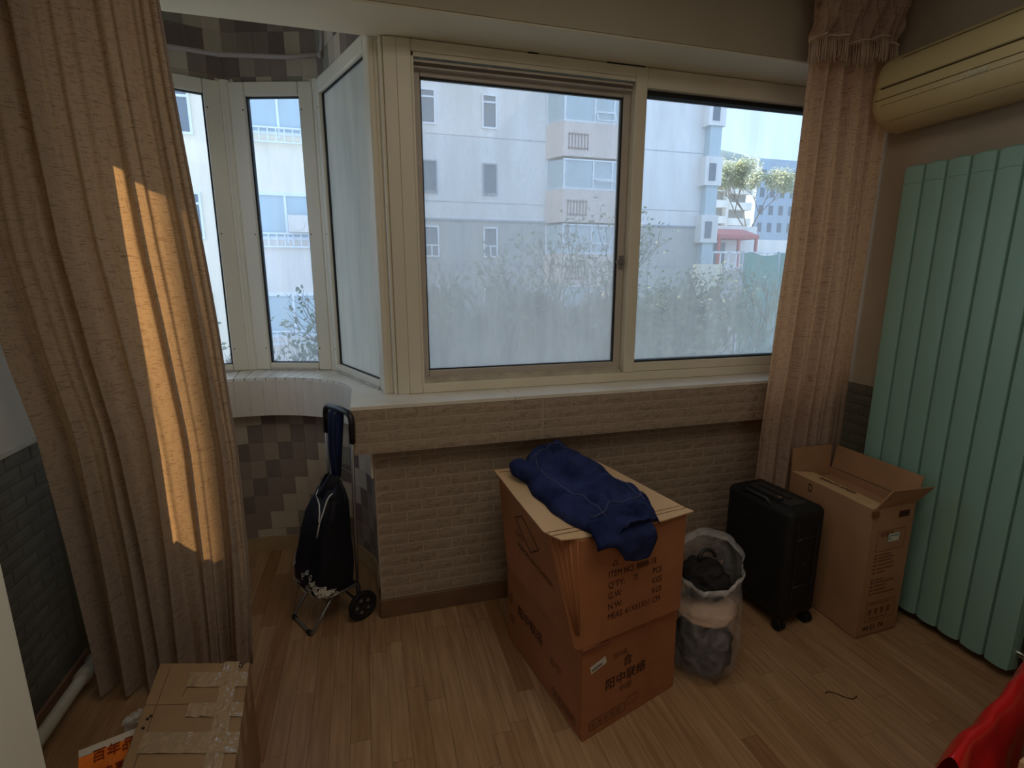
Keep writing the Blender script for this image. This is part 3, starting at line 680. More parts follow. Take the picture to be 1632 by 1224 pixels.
for i in range(7):
    MB().box(2.27, 2.30, 1.6957 - .0865 * i - .0014, 1.6957 - .0865 * i + .0014, .06, 1.95).build('panel_gap', 'rad_dark', ra)

# ================================================================ AIR CONDITIONER
ac = thing('air_conditioner', (XR, 1.40, 2.09), 'yellowed wall mounted air conditioner high on the right wall above the radiator', 'air conditioner')
Y0, Y1 = 1.02, 1.875
pf = [(0, 2.130), (-.055, 2.110), (-.105, 2.112), (-.15, 2.130), (-.183, 2.157), (-.203, 2.185), (-.212, 2.215), (-.213, 2.232), (-.211, 2.262), (-.207, 2.262), (-.206, 2.27), (-.210, 2.275), (-.205, 2.32), (-.190, 2.36), (-.165, 2.388), (-.12, 2.405), (0, 2.412)]
def acb(y0, y1, sc_=1.0, cap=True):
    b = MB(); n = len(pf); cz = 2.24
    ys = [y1, y1 - .003, y1 - .010, y1 - .022, y1 - .04, y0]; ss = [.86, .93, .97, .99, 1, 1]
    for y, s_ in zip(ys, ss):
        for x, z in pf: b.v.append((XR + x * s_, y, cz + (z - cz) * s_))
    for i in range(len(ys) - 1):
        for j in range(n): b.f.append((i * n + j, i * n + (j + 1) % n, (i + 1) * n + (j + 1) % n, (i + 1) * n + j)); b.mi.append(0)
    b.f += [tuple(range(n)), tuple((len(ys) - 1) * n + j for j in range(n))]; b.mi += [0, 0]
    return b
acb(Y0, Y1).build('casing', 'ac', ac, smooth=False, bevel=.003, seg=2)
def strip(b, x, z, nx, nz, y0, y1, h, t=.0012):
    # raised strip following the casing; (nx, nz) unit tangent direction in the profile plane
    ox, oz = -nz, nx
    q = [(x, z), (x + nx * h, z + nz * h), (x + nx * h + ox * t, z + nz * h + oz * t), (x + ox * t, z + oz * t)]
    b.hexa([(XR + a, y0, c) for a, c in q], [(XR + a, y1, c) for a, c in q])
MB().tube([(XR - .2135, Y1 - .03, 2.2225), (XR - .2135, Y0, 2.2225)], .0016, 6).build('panel_seam', 'ac_groove', ac)
MB().tube([(XR - .2085, Y1 - .045, 2.267), (XR - .2085, Y0, 2.267)], .0032, 6).build('panel_groove', 'ac_groove', ac)
MB().tube([(XR - .1875, Y1 - .10, 2.367), (XR - .1875, Y0, 2.367)], .0015, 6).build('top_seam', 'ac_groove', ac)
lv = MB()
lv.tube([(XR - .207, Y1 - .05, 2.200), (XR - .207, Y0, 2.200)], .0012, 6).tube([(XR - .190, Y1 - .055, 2.170), (XR - .190, Y0, 2.170)], .0012, 6).tube([(XR - .165, Y1 - .06, 2.143), (XR - .165, Y0, 2.143)], .0012, 6)
lv.tube([(XR - .207, Y1 - .05, 2.200), (XR - .190, Y1 - .055, 2.170), (XR - .165, Y1 - .06, 2.143)], .0012, 6)
lv.build('louver_seam', 'ac_groove', ac)
text('Hisense', .024, (XR - .2130, 1.510, 2.2045), (0, -1, 0), (-.06, 0, 1), 'logo', ac, ext=.001, shear=.35, bold=.0006)

# ================================================================ STACKED CARTONS
lb = thing('cardboard_box', (.77, 1.65, 0), 'lower cardboard box of the centre stack, with a small white sticker on its front', 'box')
F, L_, R_, B_ = (.607, 1.293), (.512, 1.855), (1.032, 1.42), (.935, 1.975)
MB().hexa([(*F, 0), (*R_, 0), (*B_, 0), (*L_, 0)], [(F[0] - .008, F[1] - .003, .352), (R_[0] - .008, R_[1] - .003, .352), (*B_, .352), (L_[0] - .003, L_[1], .352)]).build('box_body', 'card', lb, bevel=.004)
MB().hexa([(F[0] - .007, F[1] - .005, .346), (R_[0] - .005, R_[1] - .005, .346), (*B_, .346), (L_[0] - .005, L_[1], .346)], [(F[0] - .009, F[1] - .006, .354), (R_[0] - .007, R_[1] - .005, .354), (*B_, .354), (L_[0] - .006, L_[1], .354)]).build('top_flap', 'card', lb, bevel=.001)
fx = Vector((R_[0] - F[0], R_[1] - F[1], 0)).normalized(); fn_ = Vector((fx.y, -fx.x, 0)); lx = Vector((F[0] - L_[0], F[1] - L_[1], 0)).normalized(); ln_ = Vector((lx.y, -lx.x, 0))
def on_front(u, z, e=.0012): 
    p = Vector((*F, 0)) + fx * u + fn_ * (e + .003 * z / .35 + .0008); p.z = z; p.x -= .008 * z / .352; return p
def on_left(u, z, e=.0012):
    p = Vector((*L_, 0)) + lx * u + ln_ * (e + .006 * z / .352 + .001); p.z = z; return p
def quad_strip(p0, p1, w, mb, up_=(0, 0, 1), t=.0003):
    d = (p1 - p0).normalized(); u = Vector(up_); n = d.cross(u).normalized(); s_ = n.cross(d).normalized() * w / 2
    mb.hexa([p0 - s_, p1 - s_, p1 + s_, p0 + s_], [p0 - s_ + n * t, p1 - s_ + n * t, p1 + s_ + n * t, p0 + s_ + n * t])
def chars(s_, size, p, xd, m, par, **k): return text(s_, size, p, xd, (0, 0, 1), m, par, **k)
chars('阳中联络', .048, on_front(.095, .155), fx, 'ink', lb)
chars('合', .045, on_front(.175, .215), fx, 'ink', lb); chars('中国', .03, on_front(.16, .118), fx, 'ink_soft', lb)
chars('联中国', .022, on_front(.13, .262), fx, 'ink_soft', lb)
chars('阳中联络', .052, on_left(.10, .175), lx, 'ink', lb); chars('合中', .04, on_left(.36, .15), lx, 'ink_soft', lb); chars('口', .036, on_left(.03, .105), lx, 'ink', lb); chars('回', .055, on_left(.0, .185), lx, 'ink_soft', lb)
st = MB(); quad_strip(on_front(.032, .262, .0006), on_front(.098, .277, .0006), .028, st); st.build('sticker', 'label', lb)
chars('K203044', .0125, on_front(.038, .257, .0022), on_front(.098, .272) - on_front(.032, .257), 'marker', lb, xs=.95)
fr_ = MB()
def rect_print(mb, fn, u0, u1, z0, z1, w=.003, sl_=0):
    a, b_, c, d = fn(u0, z0), fn(u1, z0 + sl_), fn(u1, z1 + sl_), fn(u0, z1)
    for p, q in ((a, b_), (b_, c), (c, d), (d, a)):
        dd = (q - p).normalized(); 
        if abs(dd.z) > .9: quad_strip(p, q, w, mb, up_=fx if fn is on_front else lx)
        else: quad_strip(p, q, w, mb)
rect_print(fr_, on_front, .03, .19, .03, .062); rect_print(fr_, on_front, .20, .25, .045, .075, .002)
rect_print(fr_, on_left, .38, .53, .03, .06)
for i in range(5): quad_strip(on_front(.04 + .028 * i, .046), on_front(.058 + .028 * i, .046), .012, fr_)
for i in range(5): quad_strip(on_left(.39 + .027 * i, .045), on_left(.41 + .027 * i, .045), .014, fr_)
fr_.build('printed_marks', 'ink_soft', lb)
tw = MB(); tw.hexa([(F[0] - .012, F[1] - .004, .338), (F[0] + .1, F[1] + .016, .345), (F[0] + .1, F[1] + .016, .352), (F[0] - .012, F[1] - .004, .352)], [(F[0] - .014, F[1] - .010, .338), (F[0] + .1, F[1] + .012, .345), (F[0] + .1, F[1] + .012, .352), (F[0] - .014, F[1] - .010, .352)])
tw.build('torn_edge', mat('torn_card', (.2, .07, .035, 1), .9), lb)

ub = thing('cardboard_box', (.75, 1.62, .356), 'upper cardboard box of the centre stack with item number print, under the denim jacket', 'box')
ZB, ZU = .356, .718
bot = [(.588, 1.288), (1.010, 1.385), (.925, 1.90), (.497, 1.815), (.575, 1.30)]
top = [(.590, 1.308), (1.008, 1.383), (.925, 1.895), (.484, 1.90), (.512, 1.395)]
b = MB(); b.add([(x, y, ZB) for x, y in bot] + [(x, y, ZU) for x, y in top], [(4, 3, 2, 1, 0), (5, 6, 7, 8, 9)])
for i in range(5):
    j = (i + 1) % 5; b.grid(lambda u, v, i=i, j=j: Vector((*bot[i], ZB)).lerp(Vector((*bot[j], ZB)), u).lerp(Vector((*top[i], ZU)).lerp(Vector((*top[j], ZU)), u), v), 10, 10)
b.build('box_body', 'card', ub)
# crumpled corner flutes
b = MB()
for k, (t, r) in enumerate(((.12, .003), (.3, .004), (.5, .003), (.68, .0045), (.9, .0025))):
    p0 = Vector((*bot[4], ZB)).lerp(Vector((*bot[0], ZB)), t); p1 = Vector((*top[4], ZU)).lerp(Vector((*top[0], ZU)), t)
    b.tube([p0 + Vector((0, 0, .05)), p0.lerp(p1, .6), p1], [r * .3, r * .7, r], 6)
b.build('crushed_corner', 'card', ub, smooth=True)
# lid: two flaps overhanging, slightly uneven, paler inside face up
def lid(pts, z, th, name, m='card_top', nz=.004, seed=0):
    b = MB(); n = len(pts); rd_ = random.Random(seed); zz = [z + rd_.uniform(-nz, nz) for _ in pts]
    b.add([(x, y, q) for (x, y), q in zip(pts, zz)] + [(x, y, q + th) for (x, y), q in zip(pts, zz)], [tuple(reversed(range(n))), tuple(range(n, 2 * n))] + [(i, (i + 1) % n, n + (i + 1) % n, n + i) for i in range(n)])
    return b.build(name, [m], ub)
lid([(.475, 1.935), (.483, 1.66), (.496, 1.39), (.512, 1.355), (.531, 1.322), (.60, 1.318), (.71, 1.326), (.758, 1.330), (.758, 1.62), (.75, 1.925)], .7215, .004, 'top_flap', nz=.0015, seed=3)
lid([(.760, 1.330), (.90, 1.348), (1.033, 1.380), (1.02, 1.41), (.985, 1.60), (.935, 1.86), (.925, 1.91), (.752, 1.925), (.760, 1.62)], .7215, .004, 'top_flap', nz=.0015, seed=5)
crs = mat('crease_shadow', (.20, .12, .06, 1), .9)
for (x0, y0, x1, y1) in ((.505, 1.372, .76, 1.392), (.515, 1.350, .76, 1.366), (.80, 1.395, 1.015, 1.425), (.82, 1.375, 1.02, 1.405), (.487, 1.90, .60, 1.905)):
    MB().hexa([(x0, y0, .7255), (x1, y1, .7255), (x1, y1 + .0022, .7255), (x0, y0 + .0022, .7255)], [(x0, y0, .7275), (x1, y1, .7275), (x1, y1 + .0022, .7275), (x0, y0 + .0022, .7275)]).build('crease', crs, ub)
UF = Vector((.590, 1.290, 0)); ux = Vector((1.009 - .59, 1.385 - 1.29, 0)).normalized(); un = Vector((ux.y, -ux.x, 0))
def uf(u, z): 
    p = UF + ux * u + un * .002; p.z = z; t = (z - ZB) / (ZU - ZB); return p + Vector((.001, .027, 0)) * t * (1 - u / .43) + Vector((-.001, -.002, 0)) * t - un * .0 
def ufn(u, z, e=.0045):
    # point on the (slightly tilted) front face, bilinear
    a = Vector((*bot[0], ZB)).lerp(Vector((*bot[1], ZB)), u / .43); c = Vector((*top[0], ZU)).lerp(Vector((*top[1], ZU)), u / .43)
    p = a.lerp(c, (z - ZB) / (ZU - ZB)); return p + un * .0022
ux2 = (ufn(.3, .55) - ufn(.1, .55)).normalized(); uy2 = (ufn(.2, .65) - ufn(.2, .45))
def ut_(s_, size, u, z, m='ink', **k): return text_on(s_, size, ufn, u, z, m, ub, **k)
ut_('ITEM NO. 8888-18', .031, .105, .570, m='ink', xs=.82)
ut_('△', .028, .118, .607, m='ink'); ut_('Q'"'"'TY:', .031, .105, .533, xs=.9); ut_('72', .029, .205, .533, xs=.8); ut_('PCS', .030, .29, .533, xs=.8)
ut_('G.W:', .030, .105, .497, xs=.9); ut_('KGS', .030, .29, .497, xs=.8); ut_('N.W:', .030, .105, .460, xs=.9); ut_('KGS', .030, .29, .460, xs=.8)
ut_('MEAS: 61X61X51 CM', .031, .105, .424, xs=.80)
def ulf(u, z):
    a = Vector((*bot[3], ZB)).lerp(Vector((*bot[4], ZB)), u); c = Vector((*top[3], ZU)).lerp(Vector((*top[4], ZU)), u)
    p = a.lerp(c, (z - ZB) / (ZU - ZB)); return p + Vector((-.0025, 0, 0))
dm = MB(); A1, A2, A3, A4 = ulf(.33, .618), ulf(.50, .660), ulf(.745, .598), ulf(.56, .545)
lup = (ulf(.5, .65) - ulf(.5, .45)).normalized()
for p, q in ((A1, A2), (A2, A3), (A3, A4), (A4, A1)):
    d = (q - p).normalized(); n = Vector((-1, 0, 0)); s_ = d.cross(n).normalized() * .0018
    dm.hexa([p - s_, q - s_, q + s_, p + s_], [p - s_ + n * .0004, q - s_ + n * .0004, q + s_ + n * .0004, p + s_ + n * .0004])
dm.build('printed_diamond', 'ink', ub)
lxd = ulf(.8, .5) - ulf(.2, .5)
text_on('LAO', .034, ulf, .30, .552, 'ink', ub, xs=2.2); text_on('MADE IN CHINA', .030, ulf, .30, .505, 'ink', ub, xs=2.6)

# ================================================================ DENIM JACKET
jk = thing('denim_jacket', (.72, 1.62, .728), 'crumpled dark blue denim jacket lying folded on top of the stacked boxes', 'jacket')
secs = [((.650, 1.955), (.745, 1.985), .030), ((.610, 1.935), (.790, 1.975), .072), ((.585, 1.87), (.825, 1.945), .096), ((.560, 1.79), (.845, 1.89), .100), ((.548, 1.70), (.860, 1.81), .088),
        ((.552, 1.60), (.870, 1.72), .084), ((.564, 1.51), (.885, 1.63), .080), ((.582, 1.42), (.905, 1.545), .074), ((.612, 1.345), (.915, 1.465), .062), ((.660, 1.295), (.895, 1.395), .050), ((.690, 1.268), (.870, 1.325), .032)]
def sec(s_):
    k = s_ * (len(secs) - 1); i = min(int(k), len(secs) - 2); t = k - i
    t2 = t
    (a, b_, h), (a2, b2, h2) = secs[i], secs[i + 1]
    return Vector(a).lerp(Vector(a2), t2), Vector(b_).lerp(Vector(b2), t2), h + (h2 - h) * t2
def jtop(s_, t, lift=0):
    a, b_, h = sec(s_); p = a.lerp(b_, t); e = abs(2 * t - 1)
    pr = max(0, 1 - e ** 2.6) ** .55
    q = Vector((p.x * 9, p.y * 9, 3))
    wr_ = .030 * noise.noise(Vector((p.x * 13 + 3, p.y * 6, 1))) + .016 * noise.noise(q * 2.3) + .018 * abs(noise.noise(Vector((s_ * 14 + t * 5, t * 7, 2)))) - .008
    wr_ += -.016 * math.exp(-((s_ - .27) / .03) ** 2) * (1 if t < .75 else .3) + .010 * math.exp(-((s_ - .22) / .03) ** 2)
    z = .729 + (h + wr_) * pr + lift
    ed = .010 * noise.noise(Vector((s_ * 12, e * 3 + (5 if t > .5 else 0), 7)))
    n2 = (b_ - a).normalized() * ed * (1 if t > .5 else -1) * e
    return Vector((p.x + n2.x, p.y + n2.y, z))
b = MB(); b.grid(lambda u, v: jtop(u, v), 90, 44)
nb = len(b.v)
jo = b.build('jacket_body', 'denim', jk, smooth=True)
sm = jo.modifiers.new('thick', 'SOLIDIFY'); sm.thickness = .003; sm.offset = -1
# collar and rolled cuff hanging over the front edge
def hang(u, v):
    # u along the box's front edge, v from on top of the lid down the front
    ang = v; x = .615 + .215 * u; base = Vector((x, 1.272 + .060 * u, .742))
    ln = .025 + .105 / (1 + math.exp(-(u - .42) * 16)) * (1 - .55 * max(0, (u - .86) / .14) ** 2)
    p = base + Vector((.0, -.018 - .012 * math.sin(v * PI), 0)) * min(1, v * 3) + Vector((.02 * v * (u > .5), 0, -ln * max(0, v - .15)))
    if v < .3: p = p + Vector((0, .05 * (1 - v / .3), .028 * (1 - v / .3)))
    p.z += .006 * noise.noise(p * 20); p.y += .010 * noise.noise(p * 16 + Vector((4, 4, 4)))
    w_ = 1 - .12 * max(0, v - .3); cx_ = .77; p.x = cx_ + (p.x - cx_) * (w_ if u > .25 else 1)
    return p
b = MB(); b.grid(hang, 40, 26); o = b.build('hanging_sleeve', 'denim', jk, smooth=True)
m_ = o.modifiers.new('thick', 'SOLIDIFY'); m_.thickness = .012; m_.offset = 0
def slv(u, v):
    t = 2 * PI * v; c = Vector((.545, 1.865, .770)).lerp(Vector((.60, 1.70, .765)), u) + Vector((-.012 * math.sin(PI * u), 0, 0)); r = .042 * (1 - .55 * abs(2 * u - 1) ** 3) * (1 + .12 * noise.noise(Vector((u * 9, math.cos(t) * 2, math.sin(t) * 2))))
    p = c + Vector((math.cos(t) * r, 0, math.sin(t) * r * .9)); p.z = max(p.z, .7285); return p
b = MB(); b.grid(slv, 20, 20); b.build('sleeve', 'denim', jk, smooth=True)
def seam(pts, nm='seam', r=.0022): MB().tube([jtop(s_, t, .001) for s_, t in pts], r, 6).build(nm, 'denim_seam', jk, smooth=True)
seam([(.24 + .012 * math.sin(i * .4), .08 + .8 * i / 20) for i in range(21)])
seam([(.25 + .6 * i / 30, .20 - .05 * math.sin(i * .2)) for i in range(31)])
seam([(.42 + .42 * i / 20, .86 + .03 * math.sin(i * .3)) for i in range(21)])
seam([(.80 + .02 * math.sin(i * .5), .1 + .8 * i / 20) for i in range(21)])

# ================================================================ SHOPPING TROLLEY
tr = thing('shopping_trolley', (-.2, 2.24, 0), 'folding shopping trolley with black bag and white leaf print by the bay recess', 'trolley')
a_ = Vector((.5, -.866, 0)); b_v = Vector((-.866, -.5, 0)); N0 = Vector((-.112, 2.175, 0)); F0 = N0 - a_ * .215
def T(a, f_, z): return N0 - a_ * a + b_v * f_ + Vector((.010 + .030 * z, -.165 * z, z))   # a: from near rod to far rod, f_: forward
MB().tube([T(.0, 0, .10), T(.0, .004, .50), T(.0, .0, .90)], .0065, 8).tube([T(.215, 0, .10), T(.215, .004, .50), T(.215, 0, .90)], .0065, 8).tube([T(.0, 0, .30), T(.215, 0, .30)], .005, 8).tube([T(.0, 0, .72), T(.215, 0, .72)], .004, 8).build('upright_frame', 'steel', tr, smooth=True)
hd = MB().tube([T(.0, 0, .86), T(.0, 0, .945), T(.006, 0, .968), T(.028, .0, .982), T(.10, .0, .986), T(.187, 0, .982), T(.209, 0, .968), T(.215, 0, .945), T(.215, 0, .86)], .0125, 10)
hd.build('handle', 'black_plastic', tr, smooth=True)
# tray the bag sits on
MB().tube([T(.0, .0, .175), T(.0, .11, .17), T(.008, .14, .168), T(.03, .158, .167), T(.185, .158, .167), T(.207, .14, .168), T(.215, .11, .17), T(.215, 0, .175)], .0065, 8).tube([T(.0, .07, .17), T(.215, .07, .17)], .004, 8).build('tray_frame', 'steel', tr, smooth=True)
MB().tube([T(.02, .10, .168), T(.015, .20, .03), T(.018, .21, .012), T(.03, .215, .010), T(.185, .215, .010), T(.197, .21, .012), T(.20, .20, .03), T(.195, .10, .168)], .007, 8).build('stand', 'steel', tr, smooth=True)
for a in (.035, .18): MB().tube([T(a - .012, .215, .010), T(a + .012, .215, .010)], .0098, 10).build('stand_foot', 'rubber', tr, smooth=True)
MB().tube([T(.0, .0, .17), T(-.004, -.004, .07)], .010, 8).tube([T(.215, 0, .17), T(.219, -.004, .07)], .010, 8).tube([T(-.03, -.004, .068), T(.245, -.004, .068)], .005, 8).build('axle_bracket', 'black_plastic', tr, smooth=True)
for a in (-.028, .243):
    c = T(a, -.004, .068); wh = MB(); ring = [c + b_v * (.057 * math.cos(t)) + Vector((0, 0, .057 * math.sin(t))) for t in [2 * PI * k / 28 for k in range(28)]]
    wh.tube(ring, .011, 10, closed=True); wo_ = wh.build('wheel', 'rubber', tr, smooth=True)
    hb = MB().disc(c, a_, .046, .012, 24).disc(c, a_, .016, .026, 16)
    hb.build('hub', 'black_plastic', wo_)
    hh_ = MB()
    for k in range(5):
        t = 2 * PI * k / 5; q = c + b_v * (.03 * math.cos(t)) + Vector((0, 0, .03 * math.sin(t))); hh_.disc(q, a_, .0085, .0135, 10)
    hh_.build('hub_hole', 'steel', wo_)
# bag: lofted cross-sections
bs = [(.172, .0, .225, .005, .165), (.20, -.014, .240, .0, .20), (.27, -.014, .240, .0, .20), (.36, -.010, .230, .0, .180), (.45, .0, .222, .0, .160), (.53, .008, .210, .0, .135), (.59, .025, .195, .0, .105), (.64, .055, .175, .005, .078), (.67, .085, .14, .012, .05)]
def bagp(u, v):
    k = u * (len(bs) - 1); i = min(int(k), len(bs) - 2); t = k - i; q = [bs[i][j] + (bs[i + 1][j] - bs[i][j]) * t for j in range(5)]
    z, a0, a1, f0, f1 = q; th = 2 * PI * v; ca, sa = math.cos(th), math.sin(th)
    ex = .55; cx_ = (a0 + a1) / 2; cf = (f0 + f1) / 2; hx = (a1 - a0) / 2; hf = (f1 - f0) / 2
    sx = math.copysign(abs(ca) ** ex, ca) * hx; sf = math.copysign(abs(sa) ** ex, sa) * hf
    wv_ = 1 + .05 * noise.noise(Vector((ca * 2, sa * 2, z * 8))) + .06 * u * math.sin(th * 7) * (u > .6)
    p = T(cx_ + sx * wv_, cf + sf * wv_, z - (.0 if u > .1 else 0)); return p
b = MB(); b.grid(bagp, 50, 60); bg_ = b.build('bag', 'bag_cloth', tr, smooth=True)
MB().hexa([T(.0, .0, .170), T(.22, .0, .170), T(.22, .155, .170), T(.0, .155, .170)], [T(.0, .0, .178), T(.22, .0, .178), T(.22, .155, .178), T(.0, .155, .178)]).build('bag_base', 'bag_cloth', tr)
# white leaf print round the foot of the bag
lf = MB(); rdl = random.Random(4)
def on_bag(u, v, e=.0045):
    p = bagp(u, v); q = bagp(u, v + .004) - p; r_ = bagp(min(1, u + .01), v) - p; n = q.cross(r_).normalized(); c = T(.11, .09, p.z)
    if n.dot(p - c) < 0: n = -n
    return p + n * e, q.normalized(), r_.normalized(), n
def leaf(u, v, ang, ln, wd, hollow=True):
    p, q, r_, n = on_bag(u, v); d = q * math.cos(ang) + r_ * math.sin(ang); s_ = n.cross(d); m = 12; out = []; inn = []
    for k in range(m):
        t = 2 * PI * k / m; sh = (1 - .5 * abs(math.cos(t))) 
        x = ln * math.cos(t); y = wd * math.sin(t) * (1 - .35 * math.cos(t))
        out.append(p + d * x + s_ * y); inn.append(p + d * x * .68 + s_ * y * .55)
    if hollow: lf.add(out + inn, [(k, (k + 1) % m, m + (k + 1) % m, m + k) for k in range(m)])
    else: lf.add(out, [tuple(range(m))])
def front_v(s_): return s_     # v: 0 far side, .25 front, .5 near side
for k in range(170):
    v = rdl.uniform(.03, .50); u = rdl.uniform(.09, .36 - .24 * max(0, (v - .22)) / .3); big = u > .10
    if big and rdl.random() < .35: continue
    leaf(u, v, rdl.uniform(0, PI), rdl.uniform(.010, .020) if big else rdl.uniform(.004, .009), rdl.uniform(.004, .008) if big else rdl.uniform(.0025, .004), big)
lfo = lf.build('leaf_print', mat('print_white', (.75, .75, .70, 1), .7), tr); lfo['kind'] = 'stuff'
# drawstring piping and strap
def bag_line(pts, r, nm, m): MB().tube([on_bag(u, v, .003)[0] for u, v in pts], r, 6).build(nm, m, tr, smooth=True)
bag_line([(.93, .16), (.86, .19), (.80, .22), (.74, .26), (.68, .30), (.62, .32)], .003, 'white_piping', 'piping')
bag_line([(.86, .44), (.84, .38), (.80, .345), (.72, .335), (.60, .325), (.52, .33)], .003, 'white_piping', 'piping')
fl_ = MB(); fl_.grid(lambda u, v: T(.11 + (.085 - .05 * u) * (2 * v - 1), .065 + .035 * math.sin(PI * v) - .035 * u + .006 * math.sin(v * 14 + u * 5), .615 + .085 * u), 10, 24)
fl_.build('gathered_top', 'bag_cloth', tr, smooth=True)
sb = MB()
sb.grid(lambda u, v: T(.088 + .060 * v, .016 + .008 * math.sin(PI * u) + .004 * math.sin(v * 9), .665 + .305 * u), 18, 8)
sb.grid(lambda u, v: T(.088 + .060 * v, .016 * math.cos(PI * u), .970 + .022 * math.sin(PI * u)), 10, 8)
sb.grid(lambda u, v: T(.088 + .060 * v, -.016 + .026 * u, .970 - .29 * u), 14, 8)
so = sb.build('strap', 'navy', tr, smooth=True); m_ = so.modifiers.new('thick', 'SOLIDIFY'); m_.thickness = .0025
MB().tube([T(.13, .02, .685), T(.12, .03, .66)], .018, 10).build('strap_knot', 'navy', tr, smooth=True)

# ================================================================ SUITCASE
su = thing('suitcase', (1.725, 1.73, 0), 'black soft-sided carry-on suitcase standing upright below the right curtain', 'suitcase')
rot = Matrix.Rotation(math.radians(5), 4, 'Z'); SC = Vector((1.716, 1.735, 0))
def S(b): b.v = [tuple(SC + rot @ Vector(v)) for v in b.v]; return b
def rbox(x, y, z0, z1, r=.03, rz=.03, n=6):
    """rounded upright box"""
    b = MB(); out = []
    def ring(rr_, ins):
        pts = []
        for cx_, cy_, a0 in ((x - r, y - r, 0), (-x + r, y - r, 90), (-x + r, -y + r, 180), (x - r, -y + r, 270)):
            for k in range(n + 1):
                t = math.radians(a0 + 90 * k / n); pts.append((cx_ + (rr_) * math.cos(t) , cy_ + (rr_) * math.sin(t)))
        return pts
    lay = []
    for k in range(n + 1):
        t = PI / 2 * k / n; lay.append((z0 + rz * (1 - math.sin(t)) if False else z0 + rz - rz * math.cos(t), r - rz + rz * math.sin(t)))
    for k in range(n + 1):
        t = PI / 2 * k / n; lay.append((z1 - rz + rz * math.sin(t), r - rz + rz * math.cos(t)))
    for z, rr_ in lay:
        for p in ring(rr_, 0): b.v.append((p[0], p[1], z))
    m = 4 * (n + 1)
    for i in range(len(lay) - 1):
        for j in range(m): b.f.append((i * m + j, i * m + (j + 1) % m, (i + 1) * m + (j + 1) % m, (i + 1) * m + j)); b.mi.append(0)
    b.f += [tuple(reversed(range(m))), tuple((len(lay) - 1) * m + j for j in range(m))]; b.mi += [0, 0]
    return b
S(rbox(.104, .178, .055, .555, .032, .030)).build('shell', 'suitcase', su, smooth=True)
for xo in (-.055, .055):
    pts = []
    for k in range(48):
        t = 2 * PI * k / 48; cy_, sy_ = math.cos(t), math.sin(t); pts.append((xo, math.copysign(abs(cy_) ** .28, cy_) * .1795, .305 + math.copysign(abs(sy_) ** .28, sy_) * .2515))
    S(MB().tube(pts, .0035, 6, closed=True)).build('zip_piping', 'black_plastic', su, smooth=True)
tpn = S(MB().box(-.045, .045, -.12, .12, .553, .559)); tpn.build('top_plate', 'suitcase_top', su, bevel=.003)
S(MB().box(-.058, -.030, -.075, .10, .558, .570).box(-.004, .022, -.075, .10, .558, .566)).build('telescopic_handle', 'black_plastic', su, bevel=.005)
S(MB().tube([(-.092, -.06, .545), (-.096, -.04, .566), (-.096, .07, .566), (-.092, .09, .545)], .007, 8)).build('carry_handle', 'suitcase_top', su, smooth=True)
S(MB().box(-.050, -.036, -.07, -.05, .569, .573)).build('release_button', 'chrome', su, bevel=.001)
S(MB().box(-.107, -.103, -.12, .12, .12, .46)).build('front_pocket', 'suitcase', su, bevel=.002)
for z in (.205, .425):
    S(MB().tube([(-.062, -.1785, z), (.0, -.180, z + .006), (.07, -.1785, z + .004)], .004, 6)).build('side_strap', 'black_plastic', su, smooth=True)
S(MB().disc((.0, -.179, .31), (0, 1, 0), .004, .004, 10)).build('stud', 'chrome', su)
for x, y in ((-.078, -.148), (.078, -.148), (-.078, .135), (.078, .135)):
    h_ = S(MB().box(x - .014, x + .014, y - .014, y + .014, .040, .060)).build('caster', 'black_plastic', su, bevel=.004)
    for s_ in (-.011, .011): S(MB().disc((x + s_, y - .006, .0245), (1, 0, 0), .0243, .013, 18)).build('wheel', 'rubber', h_, bevel=.002)

# ================================================================ TALL OPEN CARTON
tb_ = thing('cardboard_box', (2.04, 1.65, 0), 'tall open cardboard box with raised flaps beside the black suitcase and green radiator', 'box')
q0, q1, q2, q3 = (1.915, 1.432), (2.150, 1.442), (2.165, 1.872), (1.930, 1.872)
ZO = .588; th = .005
def wall_piece(p, q, z0, z1, nm, m='card_tan', t=th, top_shift=(0, 0)):
    d = Vector((q[0] - p[0], q[1] - p[1])).normalized(); n = Vector((-d.y, d.x)) * t
    p, q = Vector(p), Vector(q); ts = Vector(top_shift)
    return MB().hexa([(*p, z0), (*q, z0), (*(q + n), z0), (*(p + n), z0)], [(*(p + ts), z1), (*(q + ts), z1), (*(q + n + ts), z1), (*(p + n + ts), z1)]).build(nm, m, tb_)
wall_piece(q0, q1, 0, ZO, 'front_side'); wall_piece(q1, q2, 0, ZO, 'right_side'); wall_piece(q2, q3, 0, ZO, 'rear_side'); wall_piece(q3, q0, 0, ZO, 'left_side')
MB().hexa([(*q0, 0), (*q1, 0), (*q2, 0), (*q3, 0)], [(*q0, .006), (*q1, .006), (*q2, .006), (*q3, .006)]).build('box_bottom', 'card_tan', tb_)
wall_piece((1.932, 1.870), (2.163, 1.870), ZO, .700, 'rear_flap', 'card_tan', top_shift=(0, .004))
wall_piece((2.163, 1.448), (2.176, 1.868), ZO, .695, 'right_flap', 'card_tan', top_shift=(.02, 0))
MB().hexa([(1.922, 1.433, ZO), (2.148, 1.441, ZO), (2.148, 1.446, ZO), (1.922, 1.438, ZO)], [(1.952, 1.395, .680), (2.172, 1.395, .672), (2.172, 1.400, .672), (1.952, 1.400, .682)]).build('front_flap', 'card_tan', tb_)
MB().hexa([(1.917, 1.438, ZO - .002), (1.932, 1.866, ZO - .002), (2.045, 1.850, ZO - .016), (2.02, 1.445, ZO - .016)], [(1.917, 1.438, ZO + .003), (1.932, 1.866, ZO + .003), (2.045, 1.850, ZO - .011), (2.02, 1.445, ZO - .011)]).build('left_flap', 'card_top', tb_)
